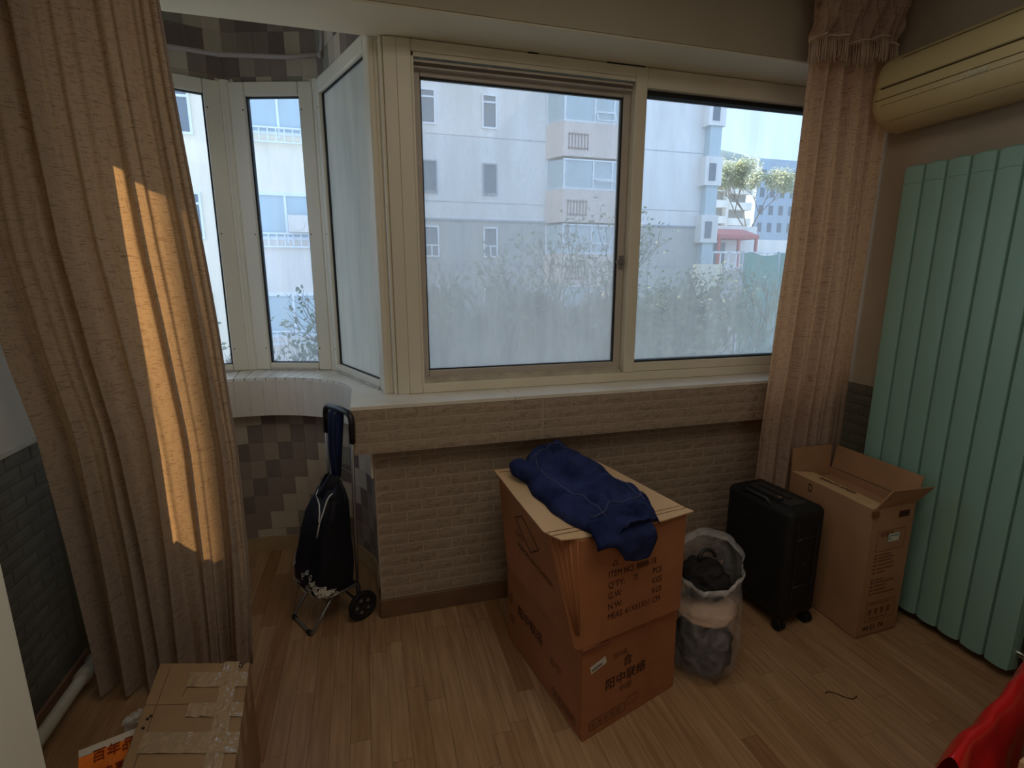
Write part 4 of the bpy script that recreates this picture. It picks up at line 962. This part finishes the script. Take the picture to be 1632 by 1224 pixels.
text("DON'T STOP", .028, (1.985, 1.765, ZO + .0005), (.0, -1, .0), (1, 0, -.11), 'ink', tb_, xs=1.1, ext=.001)
MB().hexa([(2.03, 1.47, .545), (2.155, 1.47, .545), (2.165, 1.86, .545), (2.03, 1.86, .545)], [(2.03, 1.47, .55), (2.155, 1.47, .55), (2.165, 1.86, .55), (2.03, 1.86, .55)]).build('inner_flap', 'card_tan', tb_)
ofx = Vector((q1[0] - q0[0], q1[1] - q0[1], 0)).normalized(); ofn = Vector((ofx.y, -ofx.x, 0))
def of(u, z, e=.0008): p = Vector((*q0, 0)) + ofx * u + ofn * e; p.z = z; return p
def bar(mb, u0, u1, z, h, e=.0006):
    p, q = of(u0, z, e), of(u1, z, e); mb.hexa([p, q, q + ofn * .0003, p + ofn * .0003], [p + Vector((0, 0, h)), q + Vector((0, 0, h)), q + ofn * .0003 + Vector((0, 0, h)), p + ofn * .0003 + Vector((0, 0, h))])
pr = MB(); bar(pr, .145, .205, .535, .028); pr.build('printed_barcode', 'ink', tb_)
pr = MB(); rdp = random.Random(3)
for (u0, u1, z0, z1) in ((.04, .20, .395, .485), (.04, .205, .07, .16)):
    bar(pr, u0, u1, z0, .002); bar(pr, u0, u1, z1, .002); bar(pr, u0, u0 + .002, z0, z1 - z0); bar(pr, u1 - .002, u1, z0, z1 - z0)
for z in (.375, .361, .347, .33, .312, .295, .262, .249, .232, .214, .196):
    bar(pr, .040, .056, z, .008); bar(pr, .064, .11 + rdp.uniform(0, .08), z + .001, .006)
for u in (.055, .09, .125, .16): bar(pr, u, u + .018, .10, .028)
for z in (.148, .082): bar(pr, .06, .17, z, .004)
pr.build('printed_marks', 'ink_soft', tb_)
text('44 01 74', .034, of(.035, .028), ofx, (0, 0, 1), 'ink', tb_, xs=1.0)
text('电暖器', .026, of(.055, .46), ofx, (0, 0, 1), 'ink_soft', tb_)
pr = MB(); bar(pr, .105, .165, .432, .036, .001); pr.build('sticker', 'label', tb_)
pr = MB(); bar(pr, .112, .160, .456, .005, .0016); bar(pr, .112, .118, .440, .010, .0016); bar(pr, .101, .105, .432, .036, .001); pr.build('sticker_print', mat('teal_print', (.08, .25, .24, 1), .6), tb_)
pl_ = MB(); e = -.0012
def ol(u, z): p = Vector((*q3, 0)).lerp(Vector((*q0, 0)), u); return Vector((p.x + e, p.y, z))
for (u0, u1, z0, z1) in ((.255, .30, .535, .54), (.255, .30, .565, .57), (.255, .262, .535, .57), (.293, .30, .535, .57)):
    pl_.hexa([ol(u0, z0), ol(u1, z0), ol(u1, z0) + Vector((-.0004, 0, 0)), ol(u0, z0) + Vector((-.0004, 0, 0))], [ol(u0, z1), ol(u1, z1), ol(u1, z1) + Vector((-.0004, 0, 0)), ol(u0, z1) + Vector((-.0004, 0, 0))])
pl_.build('printed_mark', 'ink', tb_)
MB().box(1.905, 1.935, 1.423, 1.433, ZO - .03, ZO - .004).build('tape_scrap', mat('brown_tape', (.18, .07, .03, 1), .3, .5), tb_, bevel=.001)

# ================================================================ PLASTIC BAG
def film(name, col, alpha, rough=.25):
    m = bpy.data.materials.new(name); m.use_nodes = True; t = m.node_tree; t.nodes.clear(); N = t.nodes.new; L = t.links.new
    tr_ = N('ShaderNodeBsdfTransparent'); p = N('ShaderNodeBsdfPrincipled'); p.inputs['Base Color'].default_value = col; p.inputs['Roughness'].default_value = rough
    tcn = N('ShaderNodeTexCoord'); n = N('ShaderNodeTexNoise'); n.inputs['Scale'].default_value = 9; n.inputs['Detail'].default_value = 4; n.inputs['Distortion'].default_value = 2.5; L(tcn.outputs['Object'], n.inputs['Vector'])
    mr = N('ShaderNodeMapRange'); mr.inputs['From Min'].default_value = .35; mr.inputs['From Max'].default_value = .75; mr.inputs['To Min'].default_value = alpha * .7; mr.inputs['To Max'].default_value = min(1, alpha * 1.9); L(n.outputs['Fac'], mr.inputs['Value'])
    bp = N('ShaderNodeBump'); bp.inputs['Strength'].default_value = .8; bp.inputs['Distance'].default_value = .01; L(n.outputs['Fac'], bp.inputs['Height']); L(bp.outputs[0], p.inputs['Normal'])
    mi = N('ShaderNodeMixShader'); L(mr.outputs[0], mi.inputs[0]); L(tr_.outputs[0], mi.inputs[1]); L(p.outputs[0], mi.inputs[2]); o = N('ShaderNodeOutputMaterial'); L(mi.outputs[0], o.inputs[0]); return m
M['bag_film'] = film('milky_film', (.55, .55, .58, 1), .20)
M['bag_rim'] = film('milky_rim', (.75, .75, .78, 1), .42)
pb = thing('plastic_bag', (1.19, 1.465, 0), 'milky white plastic carrier bag, open and full of dark clothes, behind the cardboard box stack', 'bag')
def bagw(u, v):
    t = 2 * PI * v; r = .105 + .022 * u + .012 * math.sin(u * 5); zt = .47 + .065 * math.cos(t - .9) ; z = .002 + (zt - .002) * u
    r *= (1 - .25 * max(0, .12 - u) / .12)
    r += .010 * noise.noise(Vector((math.cos(t) * 2.2, math.sin(t) * 2.2, u * 3))) + .006 * noise.noise(Vector((math.cos(t) * 7, math.sin(t) * 7, u * 7))) + .004 * math.sin(t * 9 + u * 4) * u
    x = 1.188 + r * 1.05 * math.cos(t); y = 1.472 + r * math.sin(t)
    x = max(x, 1.046 + (y - 1.42) * -.17) if z < .36 else max(x, 1.03)
    return (x, y, z)
b = MB(); b.grid(bagw, 50, 90); b.build('bag_film', 'bag_film', pb, smooth=True)
rim = [Vector(bagw(1, k / 90)) for k in range(90)]
b = MB(); b.grid(lambda u, v: Vector(bagw(1 - .06 * u, v % 1.0)) + (Vector(bagw(1, v % 1.0)) - Vector((1.188, 1.472, bagw(1, v % 1.0)[2]))) * .035 * math.sin(PI * u) + Vector((0, 0, .003)), 6, 90); b.build('rolled_rim', 'bag_rim', pb, smooth=True)
def blob(c, rx, ry, rz, nm, m, seed, label, cat, amp=.25):
    b = MB()
    def fn(u, v):
        th_, ph = PI * u, 2 * PI * v; d = Vector((math.sin(th_) * math.cos(ph), math.sin(th_) * math.sin(ph), math.cos(th_)))
        k = 1 + amp * noise.noise(d * 1.8 + Vector((seed, 0, 0))) + amp * .5 * noise.noise(d * 4.5 + Vector((0, seed, 0)))
        return Vector(c) + Vector((d.x * rx, d.y * ry, d.z * rz)) * k
    b.grid(fn, 28, 40); o = b.build(nm, m, smooth=True); tag(o, label, cat); return o
blob((1.188, 1.470, .120), .108, .100, .108, 'clothes_bundle', 'dark_cloth', 3, 'dark crumpled clothes at the bottom of the milky plastic bag', 'clothes')
blob((1.186, 1.468, .272), .110, .102, .048, 'folded_cloth', 'beige_cloth', 8, 'pale beige folded cloth in the middle of the milky plastic bag', 'cloth', .12)
blob((1.18, 1.485, .385), .088, .090, .065, 'garment', mat('black_garment', (.02, .018, .018, 1), .8, .2, var=.4, bump=.6, bscale=20), 14, 'black garment showing in the open mouth of the plastic bag', 'clothes', .3)
lp = MB().tube([(1.20 + .035 * math.cos(t), 1.50 + .01 * math.sin(t), .455 + .03 * math.sin(t)) for t in [PI * k / 16 for k in range(17)]], .007, 8)
tag(lp.build('belt_loop', 'black_plastic', smooth=True), 'black curved strap sticking up inside the open plastic bag', 'strap')

# ================================================================ LEFT TAPED BOX, ORANGE PACK, SCRAPS
A_ = Vector((-.398, 1.525, 0)); dr = Vector((.10, -.995, 0)).normalized(); dl = Vector((-.965, .265, 0)).normalized()
xb = thing('cardboard_box', (-.5, 1.25, 0), 'flat-topped cardboard box covered in shiny clear tape in front of the left curtain', 'box')
HB = .35; Wb, Lb = .272, .62
c4 = [A_, A_ + dr * Lb, A_ + dr * Lb + dl * Wb, A_ + dl * Wb]
MB().hexa([(p.x, p.y, 0) for p in c4], [(p.x, p.y, HB) for p in c4]).build('box_body', 'card_brown', xb, bevel=.004)
def bt(u, w_, z=HB): p = A_ + dr * u + dl * w_; return Vector((p.x, p.y, z))   # u towards camera, w_ leftwards
sm_ = MB(); sm_.hexa([bt(0, .056, HB), bt(Lb, .056, HB), bt(Lb, .060, HB), bt(0, .060, HB)], [bt(0, .056, HB + .0012), bt(Lb, .056, HB + .0012), bt(Lb, .060, HB + .0012), bt(0, .060, HB + .0012)]); sm_.build('flap_seam', mat('seam_dark', (.08, .05, .03, 1), .9), xb)
def crinkle(u0, u1, w0, w1, nm='tape_strip', seed=0, k=1):
    b = MB()
    def fn(a, c):
        p = bt(u0 + (u1 - u0) * a, w0 + (w1 - w0) * c); p.z += .0022 + .0022 * noise.noise(Vector((p.x * 90, p.y * 34, seed))) + .0025 * abs(noise.noise(Vector((p.x * 30, p.y * 130, seed + 3)))) * k; return p
    b.grid(fn, 26, 26); return b.build(nm, 'tape', xb, smooth=True)
crinkle(.045, .105, -.001, .17, seed=1); crinkle(.165, .215, -.001, .15, seed=2); crinkle(.265, .33, -.001, .245, seed=3, k=1.6); crinkle(0, .50, .030, .075, seed=5, k=1.5)
for u0, u1 in ((.045, .105), (.165, .215), (.265, .33)):
    MB().hexa([bt(u0, -.001, HB - .09), bt(u1, -.001, HB - .09), bt(u1, .0, HB - .09), bt(u0, .0, HB - .09)], [bt(u0, -.0012, HB), bt(u1, -.0012, HB), bt(u1, .0, HB), bt(u0, .0, HB)]).build('tape_strip', 'tape', xb)
text('SI', .032, bt(.028, .042, HB + .002), -dl, -dr, 'marker', xb, bold=.0004)
for (u, w_) in ((.215, .245), (.205, .238), (.245, .248)): MB().hexa([bt(u, w_), bt(u + .008, w_), bt(u + .008, w_ + .008), bt(u, w_ + .008)], [bt(u, w_, HB + .001), bt(u + .008, w_, HB + .001), bt(u + .008, w_ + .008, HB + .001), bt(u, w_ + .008, HB + .001)]).build('printed_mark', 'marker', xb)
crm = mat('crease_brown', (.15, .10, .055, 1), .9)
for (u0, w0, u1, w1_) in ((.02, .235, .60, .245), (.165, .06, .17, .27), (.06, .16, .14, .175)):
    p, q = bt(u0, w0, HB + .0006), bt(u1, w1_, HB + .0006); MB().tube([p, q], .0009, 4).build('crease', crm, xb)

# orange pack standing against the left side of that box
op = thing('orange_packet', (-.67, 1.30, 0), 'bright orange and white printed plastic packet leaning on the taped box', 'packet')
o1, o2 = Vector((-.765, 1.345, 0)), Vector((-.650, 1.383, 0)); dd = (o2 - o1).normalized(); nn = Vector((dd.y, -dd.x, 0))
Lp = (o2 - o1).length
def opf(u, v):   # face towards the camera: rises from floor, sloping away at the shoulder
    p = o1 + dd * Lp * u + nn * (.13 * (1 - v) if v < 1 else 0); z = .255 + .045 * v; p.z = z + .004 * noise.noise(p * 30); return p
b = MB(); b.grid(opf, 16, 10)
k0 = [opf(0, 0), opf(1, 0), opf(1, 1), opf(0, 1)]
b.hexa([(p.x, p.y, 0) for p in k0], [(p.x, p.y, p.z - .008) for p in k0]); b.build('pack_body', 'orange', op, smooth=False)
b = MB(); b.grid(lambda u, v: o1 + dd * Lp * u + Vector((0, 0, .30 + .012 * v)) - nn * .012 * v, 10, 3); b.build('white_band', mat('band_white', (.62, .56, .48, 1), .4), op)
tv = (opf(.5, .9) - opf(.5, .3)).normalized()
text('百年品', .034, opf(.22, .80) + Vector((0, 0, .004)), dd, tv, 'orange_dark', op, ext=.001, xs=.9); text('特惠装', .036, opf(.30, .40) + Vector((0, 0, .005)), dd, tv, 'orange_dark', op, ext=.001)
# clear plastic scrap behind the packet
sb_ = MB(); sb_.grid(lambda u, v: Vector((-.705 + .05 * u, 1.425 + .035 * v + .015 * u, .0 + .30 + .012 * u + .008 * noise.noise(Vector((u * 5, v * 5, 1))))), 8, 8)
sb_.box(-.700, -.66, 1.432, 1.455, 0, .297)
tag(sb_.build('clear_plastic_pouch', film('clear_scrap', (.7, .7, .7, 1), .45), smooth=False), 'small clear plastic pouch between the orange packet and the left curtain', 'pouch')
# fluff on the floor right of centre
fx_ = MB().tube([(1.55 + .10 * t, 1.235 - .05 * t + .012 * math.sin(t * 7), .003) for t in [k / 12 for k in range(13)]], .0014, 6)
tag(fx_.build('fluff_wisp', 'dark_cloth', smooth=True), 'thin dark wisp of fluff lying on the bare floor below the suitcase', 'debris')
# red bag and carton at the lower right corner
rb = thing('cardboard_box', (1.62, .50, 0), 'pale cardboard box cut by the lower right corner of the photo under the red bag', 'box')
MB().hexa([(1.44, .22, 0), (1.98, .30, 0), (1.92, .72, 0), (1.40, .625, 0)], [(1.44, .22, .405), (1.98, .30, .405), (1.92, .72, .405), (1.40, .625, .405)]).build('box_body', 'card_top', rb, bevel=.003)
red = MB()
def rbg(u, v):
    p = Vector((1.18, .60, .37)).lerp(Vector((1.86, .84, .42)), u) + Vector((.012, -.03, 0)) * v * 1.6
    z = .435 * math.sin(PI * min(1, v * .98 + .02)) ** .6; x_ = 1.225 + .60 * u; p = Vector((x_, .655 + .296 * (x_ - 1.251) + .045 * math.cos(PI * v), z))
    return p + Vector((noise.noise(p * 9), noise.noise(p * 9 + Vector((3, 0, 0))), noise.noise(p * 9 + Vector((0, 5, 0))) if z > .03 else 0)) * .016
red.grid(rbg, 40, 30)
ro = thing('red_bag', (1.55, .72, 0), 'glossy red plastic bag at the lower right corner beside the pale box', 'bag')
red.build('bag_film', 'red', ro, smooth=True)

# ================================================================ OUTDOORS
ZG = -7.5
struct(MB().box(-80, 160, 3.6, 220, ZG - .3, ZG).build('ground', mat('courtyard_ground', (.38, .37, .33, 1), .9, var=.2, vscale=.4)))
M['ext_upper'] = mat('facade_white', (.82, .775, .73, 1), .9, .1, var=.03, vscale=.5)
M['ext_lower'] = mat('facade_grey', (.52, .49, .455, 1), .9, .1, var=.08, vscale=.6)
M['ext_joint'] = mat('facade_joint', (.40, .42, .46, 1), .9)
M['ext_pink'] = mat('facade_pink', (.78, .64, .56, 1), .9, .1)
M['ext_glass'] = mat('far_glass', (.16, .19, .22, 1), .15, .5)
M['ext_teal'] = mat('far_glass_teal', (.50, .58, .60, 1), .15, .5)
M['ext_frame'] = mat('far_frame', (.85, .86, .88, 1), .5)
M['cream'] = mat('facade_cream', (.96, .84, .66, 1), .9, .1, var=.03, vscale=.4)
M['cream_grey'] = mat('facade_pale', (.84, .75, .66, 1), .9, .1)
M['grille'] = mat('grille', (.25, .17, .16, 1), .6)
bl = thing('apartment_building', (8, 22, ZG), 'pale apartment block facing the window, white above and grey below, with pink bay windows', 'building')
MB().box(-.5, 15.9, 22, 34, 3.85, 11.6).build('upper_wall', 'ext_upper', bl)
MB().box(-.5, 15.9, 21.98, 34, ZG, 3.82).build('lower_wall', 'ext_lower', bl)
MB().box(-.5, 15.92, 21.93, 22.02, 3.80, 3.88).build('string_course', 'ext_joint', bl)
jt = MB()
for k in range(-3, 9): 
    z = 3.84 + 2.55 * k + .7
    if abs(z - 3.84) > .2: jt.box(-.5, 15.9, 21.962 if z < 3.8 else 21.985, 22.0, z, z + .02)
for x in (1.2, 4.1, 6.7, 12.9): jt.box(x, x + .02, 21.965, 22.0, ZG, 3.8)
jt.build('facade_joints', 'ext_joint', bl)
def far_window(root, x0, x1, z0, z1, y, style, gm='ext_glass', fw=.06):
    f_ = MB(); f_.box(x0 - .004, x1 + .004, y - .046, y + .026, z0 - .004, z0 + fw).box(x0 - .004, x1 + .004, y - .046, y + .026, z1 - fw, z1 + .004).box(x0, x0 + fw, y - .04, y + .02, z0, z1).box(x1 - fw, x1, y - .04, y + .02, z0, z1)
    if style == 1: f_.box(x0 + .01, x1 - .01, y - .034, y + .014, z1 - .32, z1 - .26)
    if style == 2: f_.box(x0 + .01, x1 - .01, y - .034, y + .014, z0 + .44, z0 + .50); f_.box((x0 + x1) / 2 - .03, (x0 + x1) / 2 + .03, y - .028, y + .008, z0 + .01, z0 + .46)
    o = f_.build('window', 'ext_frame' if style != 3 else 'ext_joint', root)
    MB().box(x0 + fw, x1 - fw, y - .005, y + .005, z0 + fw, z1 - fw).build('window_pane', gm, o)
rows = [(7.43, 8.71, 1), (4.86, 6.10, 3), (2.33, 3.57, 2), (-.07, 1.16, 2), (-2.65, -1.4, 2)]
for z0, z1, st_ in rows:
    for x0 in (2.50, 5.0): far_window(bl, x0, x0 + .62, z0, z1, 21.97, st_)
# recesses read as reveal boxes
# pink bay column
for k, (z0, z1) in enumerate([(7.75, 9.05), (5.13, 6.32), (2.48, 3.72), (-.15, 1.15), (-2.75, -1.45)]):
    bx0, bx1 = 8.25, 11.0; yf = 21.15
    MB().prism([(7.75, 21.99), (bx0, yf), (bx1, yf), (11.5, 21.99)], z0 - 1.33, z0).build('bay_parapet', 'ext_pink', bl)
    fr2 = MB()
    for x in (bx0, (bx0 * .52 + bx1 * .48), bx1 - .55, bx1): fr2.box(x, x + .07, yf, yf + .07, z0, z1)
    fr2.box(bx0 - .005, bx1 + .075, yf - .006, yf + .076, z0 - .004, z0 + .06).box(bx0 - .005, bx1 + .075, yf - .006, yf + .076, z1 - .06, z1 + .004).box(bx0 + 1.35, bx1 - .52, yf + .005, yf + .065, z0 + .42, z0 + .47)
    fr2.tube([(7.8, 21.95, z0), (7.8, 21.95, z1)], .035, 6).tube([(7.8, 21.95, z0 + .03), (bx0, yf + .03, z0 + .03)], .03, 6)
    wn = fr2.build('window', 'ext_frame', bl)
    MB().prism([(7.8, 21.99), (bx0 + .04, yf + .04), (bx1, yf + .04), (11.4, 21.99)], z0 + .02, z1 - .02).build('window_pane', 'ext_teal', wn)
    if k in (0, 1):
        aw = MB(); x0, x1 = bx0 + 1.42, bx1 - .5; zz = z0 + .42; dz = .34 if k == 0 else .12; dy = .18 if k == 0 else .38
        p = [Vector((x0, yf, zz)), Vector((x1, yf, zz)), Vector((x1 + .0, yf - dy, zz - dz)), Vector((x0 + .0, yf - dy, zz - dz))]
        for a, c in zip(p, p[1:] + p[:1]): aw.tube([a, c], .03, 5)
        aw.build('open_sash', 'ext_frame', wn)
    gr = MB(); gx, gz = 8.45, z0 - 1.08
    for i in range(7): gr.box(gx + i * .14, gx + i * .14 + .025, yf - .03, yf, gz, gz + .66)
    for zz in (gz + .05, gz + .58): gr.box(gx - .03, gx + .88, yf - .038, yf - .002, zz, zz + .03)
    gr.build('ventilation_grille', 'grille', bl)
# small balconies on the right corner
for k in range(-3, 4):
    z = .55 + 2.55 * k
    o = MB().box(15.3, 16.2, 21.5, 22.2, z, z + 1.25).build('corner_balcony', 'ext_upper', bl)
    MB().box(15.5, 15.85, 21.47, 21.51, z + .2, z + .95).build('balcony_opening', 'ext_glass', o)
    MB().box(15.5, 16.1, 21.6, 22.1, z + 1.25, z + 2.55).build('corner_glazing', 'ext_teal', bl)
# cream block to the left; its sunlit look is put into the colour
cb = thing('apartment_building', (-6, 16, ZG), 'bright cream apartment block seen through the narrow bay windows at the left', 'building')
MB().box(-17.37, -.62, 16, 21.6, ZG, 19.8).build('wall', 'cream', cb)  # unseen left end and height shaped to screen the sun from the room
for z0 in (15.4, 12.8, 10.2, 7.6, 5.0, 2.4, -.2, -2.8):
    MB().box(-2.75, -1.05, 15.35, 16, z0 - 1.35, z0 + .1).build('balcony', 'cream_grey' if z0 < 3 else 'cream', cb)
    f_ = MB(); f_.box(-2.81, -.99, 15.32, 15.41, z0 + .08, z0 + .16).box(-2.81, -.99, 15.32, 15.41, z0 + 1.2, z0 + 1.29).box(-2.8, -2.72, 15.33, 15.4, z0, z0 + 1.28).box(-1.9, -1.84, 15.33, 15.4, z0, z0 + 1.28).box(-1.08, -1.0, 15.33, 15.4, z0, z0 + 1.28)
    wn = f_.build('window', 'ext_frame', cb); MB().box(-2.7, -1.1, 15.36, 16, z0 + .1, z0 + 1.22).build('window_pane', 'ext_teal', wn)
    far_window(cb, -4.9, -4.0, z0 + .1, z0 + 1.3, 15.98, 1); far_window(cb, -7.6, -6.4, z0 + .1, z0 + 1.3, 15.98, 1)
    ra_ = MB()
    for i in range(9): ra_.box(-2.75 + .2 * i, -2.72 + .2 * i, 15.25, 15.28, z0 - .1, z0 + .25)
    ra_.box(-2.78, -1.02, 15.235, 15.295, z0 + .22, z0 + .26).box(-2.78, -1.02, 15.24, 15.29, z0 - .12, z0 - .08); ra_.build('railing', 'ext_frame', cb)
oc = MB().box(-1.78, -1.2, 14.9, 15.22, 2.66, 3.08).box(-1.75, -1.23, 15.22, 15.24, 2.68, 2.75).disc((-1.55, 14.89, 2.87), (0, 1, 0), .17, .02, 20).build('outdoor_cooling_unit', 'cream_grey')
tag(oc, 'outdoor air conditioning unit on a balcony of the cream block', 'air conditioner')
# distant white block, facing away from the sun; bright albedo stands for sunlight
M['far_white'] = mat('far_white_wall', (.85, .84, .78, 1), .9); M['far_grey'] = mat('far_grey', (.36, .34, .30, 1), .9); M['far_blue'] = mat('far_blue', (.40, .50, .60, 1), .9)
fb = thing('apartment_building', (47.5, 62, ZG), 'distant bright white apartment block with stacked balconies below the hill', 'building')
MB().box(43.3, 50.0, 61, 69, ZG, 15.6).build('wall', 'far_grey', fb)
for k in range(8):
    z = 1.0 + 2.0 * k
    MB().box(43.2, 46.4, 60, 61, z - .55, z + .35).build('balcony', 'far_white', fb); MB().box(46.8, 50.2, 60, 61, z - .75, z + .15).build('balcony', 'far_white', fb)
MB().box(43.2, 50.2, 60, 62, 15.2, 16.2).build('parapet', 'far_white', fb); MB().box(46.4, 46.8, 60.2, 61, 0, 15.6).build('pier', 'far_white', fb)
fb2 = thing('apartment_building', (62, 66, ZG), 'distant blue-grey block in shade at the right edge of the glass', 'building')
MB().box(59.2, 76, 70, 84, ZG, 19.3).build('wall', 'far_blue', fb2)
for k in range(5):
    for i in range(8): MB().box(59.9 + 1.9 * i, 60.7 + 1.9 * i, 69.95, 70.02, 5.9 + 2.6 * k, 7.3 + 2.6 * k).build('window', 'ext_glass', fb2)
# hill
hl = MB(); hl.grid(lambda u, v: (40 + 330 * u, 190 + 120 * v, ZG + (62 * math.exp(-((u - .40) / .20) ** 2) + 20 * math.exp(-((u - .62) / .3) ** 2)) * math.sin(PI * min(1, v + .02)) + 4 * noise.noise(Vector((u * 16, v * 6, 0)))), 60, 16)
struct(hl.build('hill', mat('hill_scrub', (.20, .25, .24, 1), .95, var=.35, vscale=.05), smooth=True))
ZT_ = 1.9
struct(MB().box(17.6, 40, 23.6, 60, ZG, ZT_).build('ground_terrace', 'ext_lower'))
# shop with red awning, white wall, railing
sh = thing('shop_building', (22, 30, ZT_), 'small white shop with a red awning beyond the green fence', 'building')
MB().box(20.0, 24.0, 28, 33, ZT_, 4.6).build('wall', 'far_white', sh)
M['awning'] = mat('awning_red', (.55, .16, .15, 1), .7)
MB().hexa([(20.2, 26.6, 3.75), (23.0, 26.6, 3.75), (23.0, 27.98, 3.75), (20.2, 27.98, 3.75)], [(20.2, 26.6, 3.95), (23.0, 26.6, 3.95), (23.0, 27.98, 4.4), (20.2, 27.98, 4.4)]).build('awning', 'awning', sh)
for x in (20.25, 21.6, 22.85): MB().box(x, x + .12, 26.65, 26.8, ZT_, 3.75).build('awning_post', 'awning', sh)
MB().box(20.8, 21.7, 27.95, 28.02, ZT_, 3.6).build('doorway', 'ext_glass', sh)
ww = thing('boundary_wall', (28, 29, ZT_), 'white boundary wall with railing beside the red awning shop', 'wall')
MB().box(24.3, 34, 28.9, 29.1, ZT_, 3.9).build('wall', 'far_white', ww)
rl = MB()
for i in range(24): rl.box(17.8 + .5 * i, 17.86 + .5 * i, 23.9, 23.96, 1.9, 2.8)
rl.box(17.7, 29.6, 23.9, 23.98, 2.75, 2.85).box(17.7, 29.6, 23.9, 23.98, 1.95, 2.03)
ro_ = rl.build('railing', 'ext_frame'); tag(ro_, 'white metal railing running above the green netted fence', 'railing')
# green netted fence
gm_ = mat('green_netting', (.15, .28, .235, 1), .9, .1, var=.12, vscale=1.2, stretch=(1, 1, .3))
nf = thing('netting_fence', (14, 14, ZG), 'tall green netting fence filling the lower right of the window view', 'fence')
for i in range(7):
    b = MB(); x0 = 11.35 + i * 1.6; y0 = 13.8 + i * .25
    b.grid(lambda u, v: (x0 + 1.6 * u, y0 + .25 * u + .08 * math.sin(u * 9 + v * 3) + .05 * noise.noise(Vector((u * 3, v * 5, i))), ZG + (9.72 + .05 * math.sin(u * 7 + i) + .0 * i) * v), 14, 14)
    b.build('net_panel', gm_, nf, smooth=True); MB().box(x0 - .04, x0 + .04, y0 - .06, y0, ZG, ZG + 9.8).build('fence_post', 'ext_joint', nf)
# low cream wall with blossom
MB_c = MB().box(12.5, 13.6, 17.6, 17.9, ZG, 2.0); tag(MB_c.build('garden_wall', 'cream'), 'small cream wall left of the green netting', 'wall')
# overgrown hedge along the courtyard
hg = thing('hedge', (8, 15.4, ZG), 'overgrown grey-olive hedge running along the foot of the window view', 'hedge')
hm = MB(); hm.grid(lambda u, v: (1.5 + 9.5 * u, 15.2 + .9 * math.cos(PI * v), ZG + (8.1 + .9 * noise.noise(Vector((u * 9, 0, 0))) + .35 * noise.noise(Vector((u * 40, v * 4, 0)))) * math.sin(PI * (.001 + .998 * v)) ** .35), 120, 24)
hm.build('hedge_mass', mat('hedge_core', (.13, .13, .095, 1), .95, var=.4, vscale=1.5), hg, smooth=True)
hl_ = MB(); rh = random.Random(2)
for k in range(9000):
    u = rh.random(); v = rh.uniform(.3, .78); x = 1.5 + 9.5 * u; y = 15.2 + .95 * math.cos(PI * v); z = ZG + (8.1 + .9 * noise.noise(Vector((u * 9, 0, 0)))) * math.sin(PI * v) ** .35 + rh.gauss(0, .22) - (rh.random() ** 2) * 2.5 * (v > .5)
    c = Vector((x, y - rh.random() * .4, z)); a = Vector([rh.gauss(0, 1) for _ in range(3)]).normalized() * .07; e_ = a.orthogonal().normalized() * .04
    hl_.add([c - a, c - e_, c + a, c + e_], [(0, 1, 2, 3)])
ho = hl_.build('foliage', mat('hedge_leaf', (.24, .23, .16, 1), .8), hg); ho['kind'] = 'stuff'
# trees
def tree(x, y, h, seed, label, leafc=None, nl=0, spread=.75, ZB0=None):
    ZG = ZB0 if ZB0 is not None else -7.5
    rd_ = random.Random(seed); t = thing('tree', (x, y, ZG), label, 'tree'); b = MB(); tips = []
    def grow(p, d, ln, r, dep):
        q = p + d * ln; m = p.lerp(q, .5) + Vector((rd_.uniform(-1, 1), rd_.uniform(-1, 1), rd_.uniform(-.5, .5))) * ln * .06
        b.tube([p, m, q], [r, r * .85, r * .65], 5 if dep > 1 else 7); tips.append((q, dep))
        if dep < 6:
            for _ in range(3 if dep < 5 else 2):
                nd = (d + Vector((rd_.uniform(-1, 1) * spread, rd_.uniform(-1, 1) * spread, rd_.uniform(-.15, .8)))).normalized(); grow(q, nd, ln * rd_.uniform(.58, .78), r * .62, dep + 1)
    grow(Vector((x, y, ZG)), Vector((rd_.uniform(-.05, .05), 0, 1)), h * .36, h * .014, 0)
    b.build('branches', mat('bark_%d' % seed, (.17, .15, .12, 1), .9), t)
    if nl:
        l = MB()
        for q, dep in tips:
            if dep < 4: continue
            for _ in range(nl):
                c = q + Vector([rd_.gauss(0, .18) for _ in range(3)]); a = Vector([rd_.gauss(0, 1) for _ in range(3)]).normalized() * .07; e_ = a.orthogonal().normalized() * .045
                l.add([c - a, c - e_, c + a, c + e_], [(0, 1, 2, 3)])
        lo = l.build('foliage', leafc, t); lo['kind'] = 'stuff'
    return t
lg = mat('leaf_olive', (.15, .17, .10, 1), .8); lyg = mat('leaf_spring', (.50, .52, .30, 1), .8)
tree(4.2, 13.5, 8.6, 11, 'bare tree at the lower left of the large left pane', lg, 1)
tree(7.9, 14.5, 9.6, 12, 'bushy bare tree in front of the pink bay windows', lg, 3)
tree(10.2, 12.5, 9.2, 13, 'olive leafed tree just left of the green netting', lg, 3)
tree(6.0, 16.5, 7.8, 14, 'low bare tree between two larger ones in the courtyard', lg, 1)
tree(.25, 12.0, 8.4, 15, 'bare tree seen through the fogged bay casement', lg, 1)
tree(27.6, 33, 7.2, 16, 'pale green spring tree behind the red awning shop', lyg, 24, .85, 1.9)
tree(-2.4, 12.5, 7.2, 17, 'bare tree in front of the bright cream block', lg, 1)
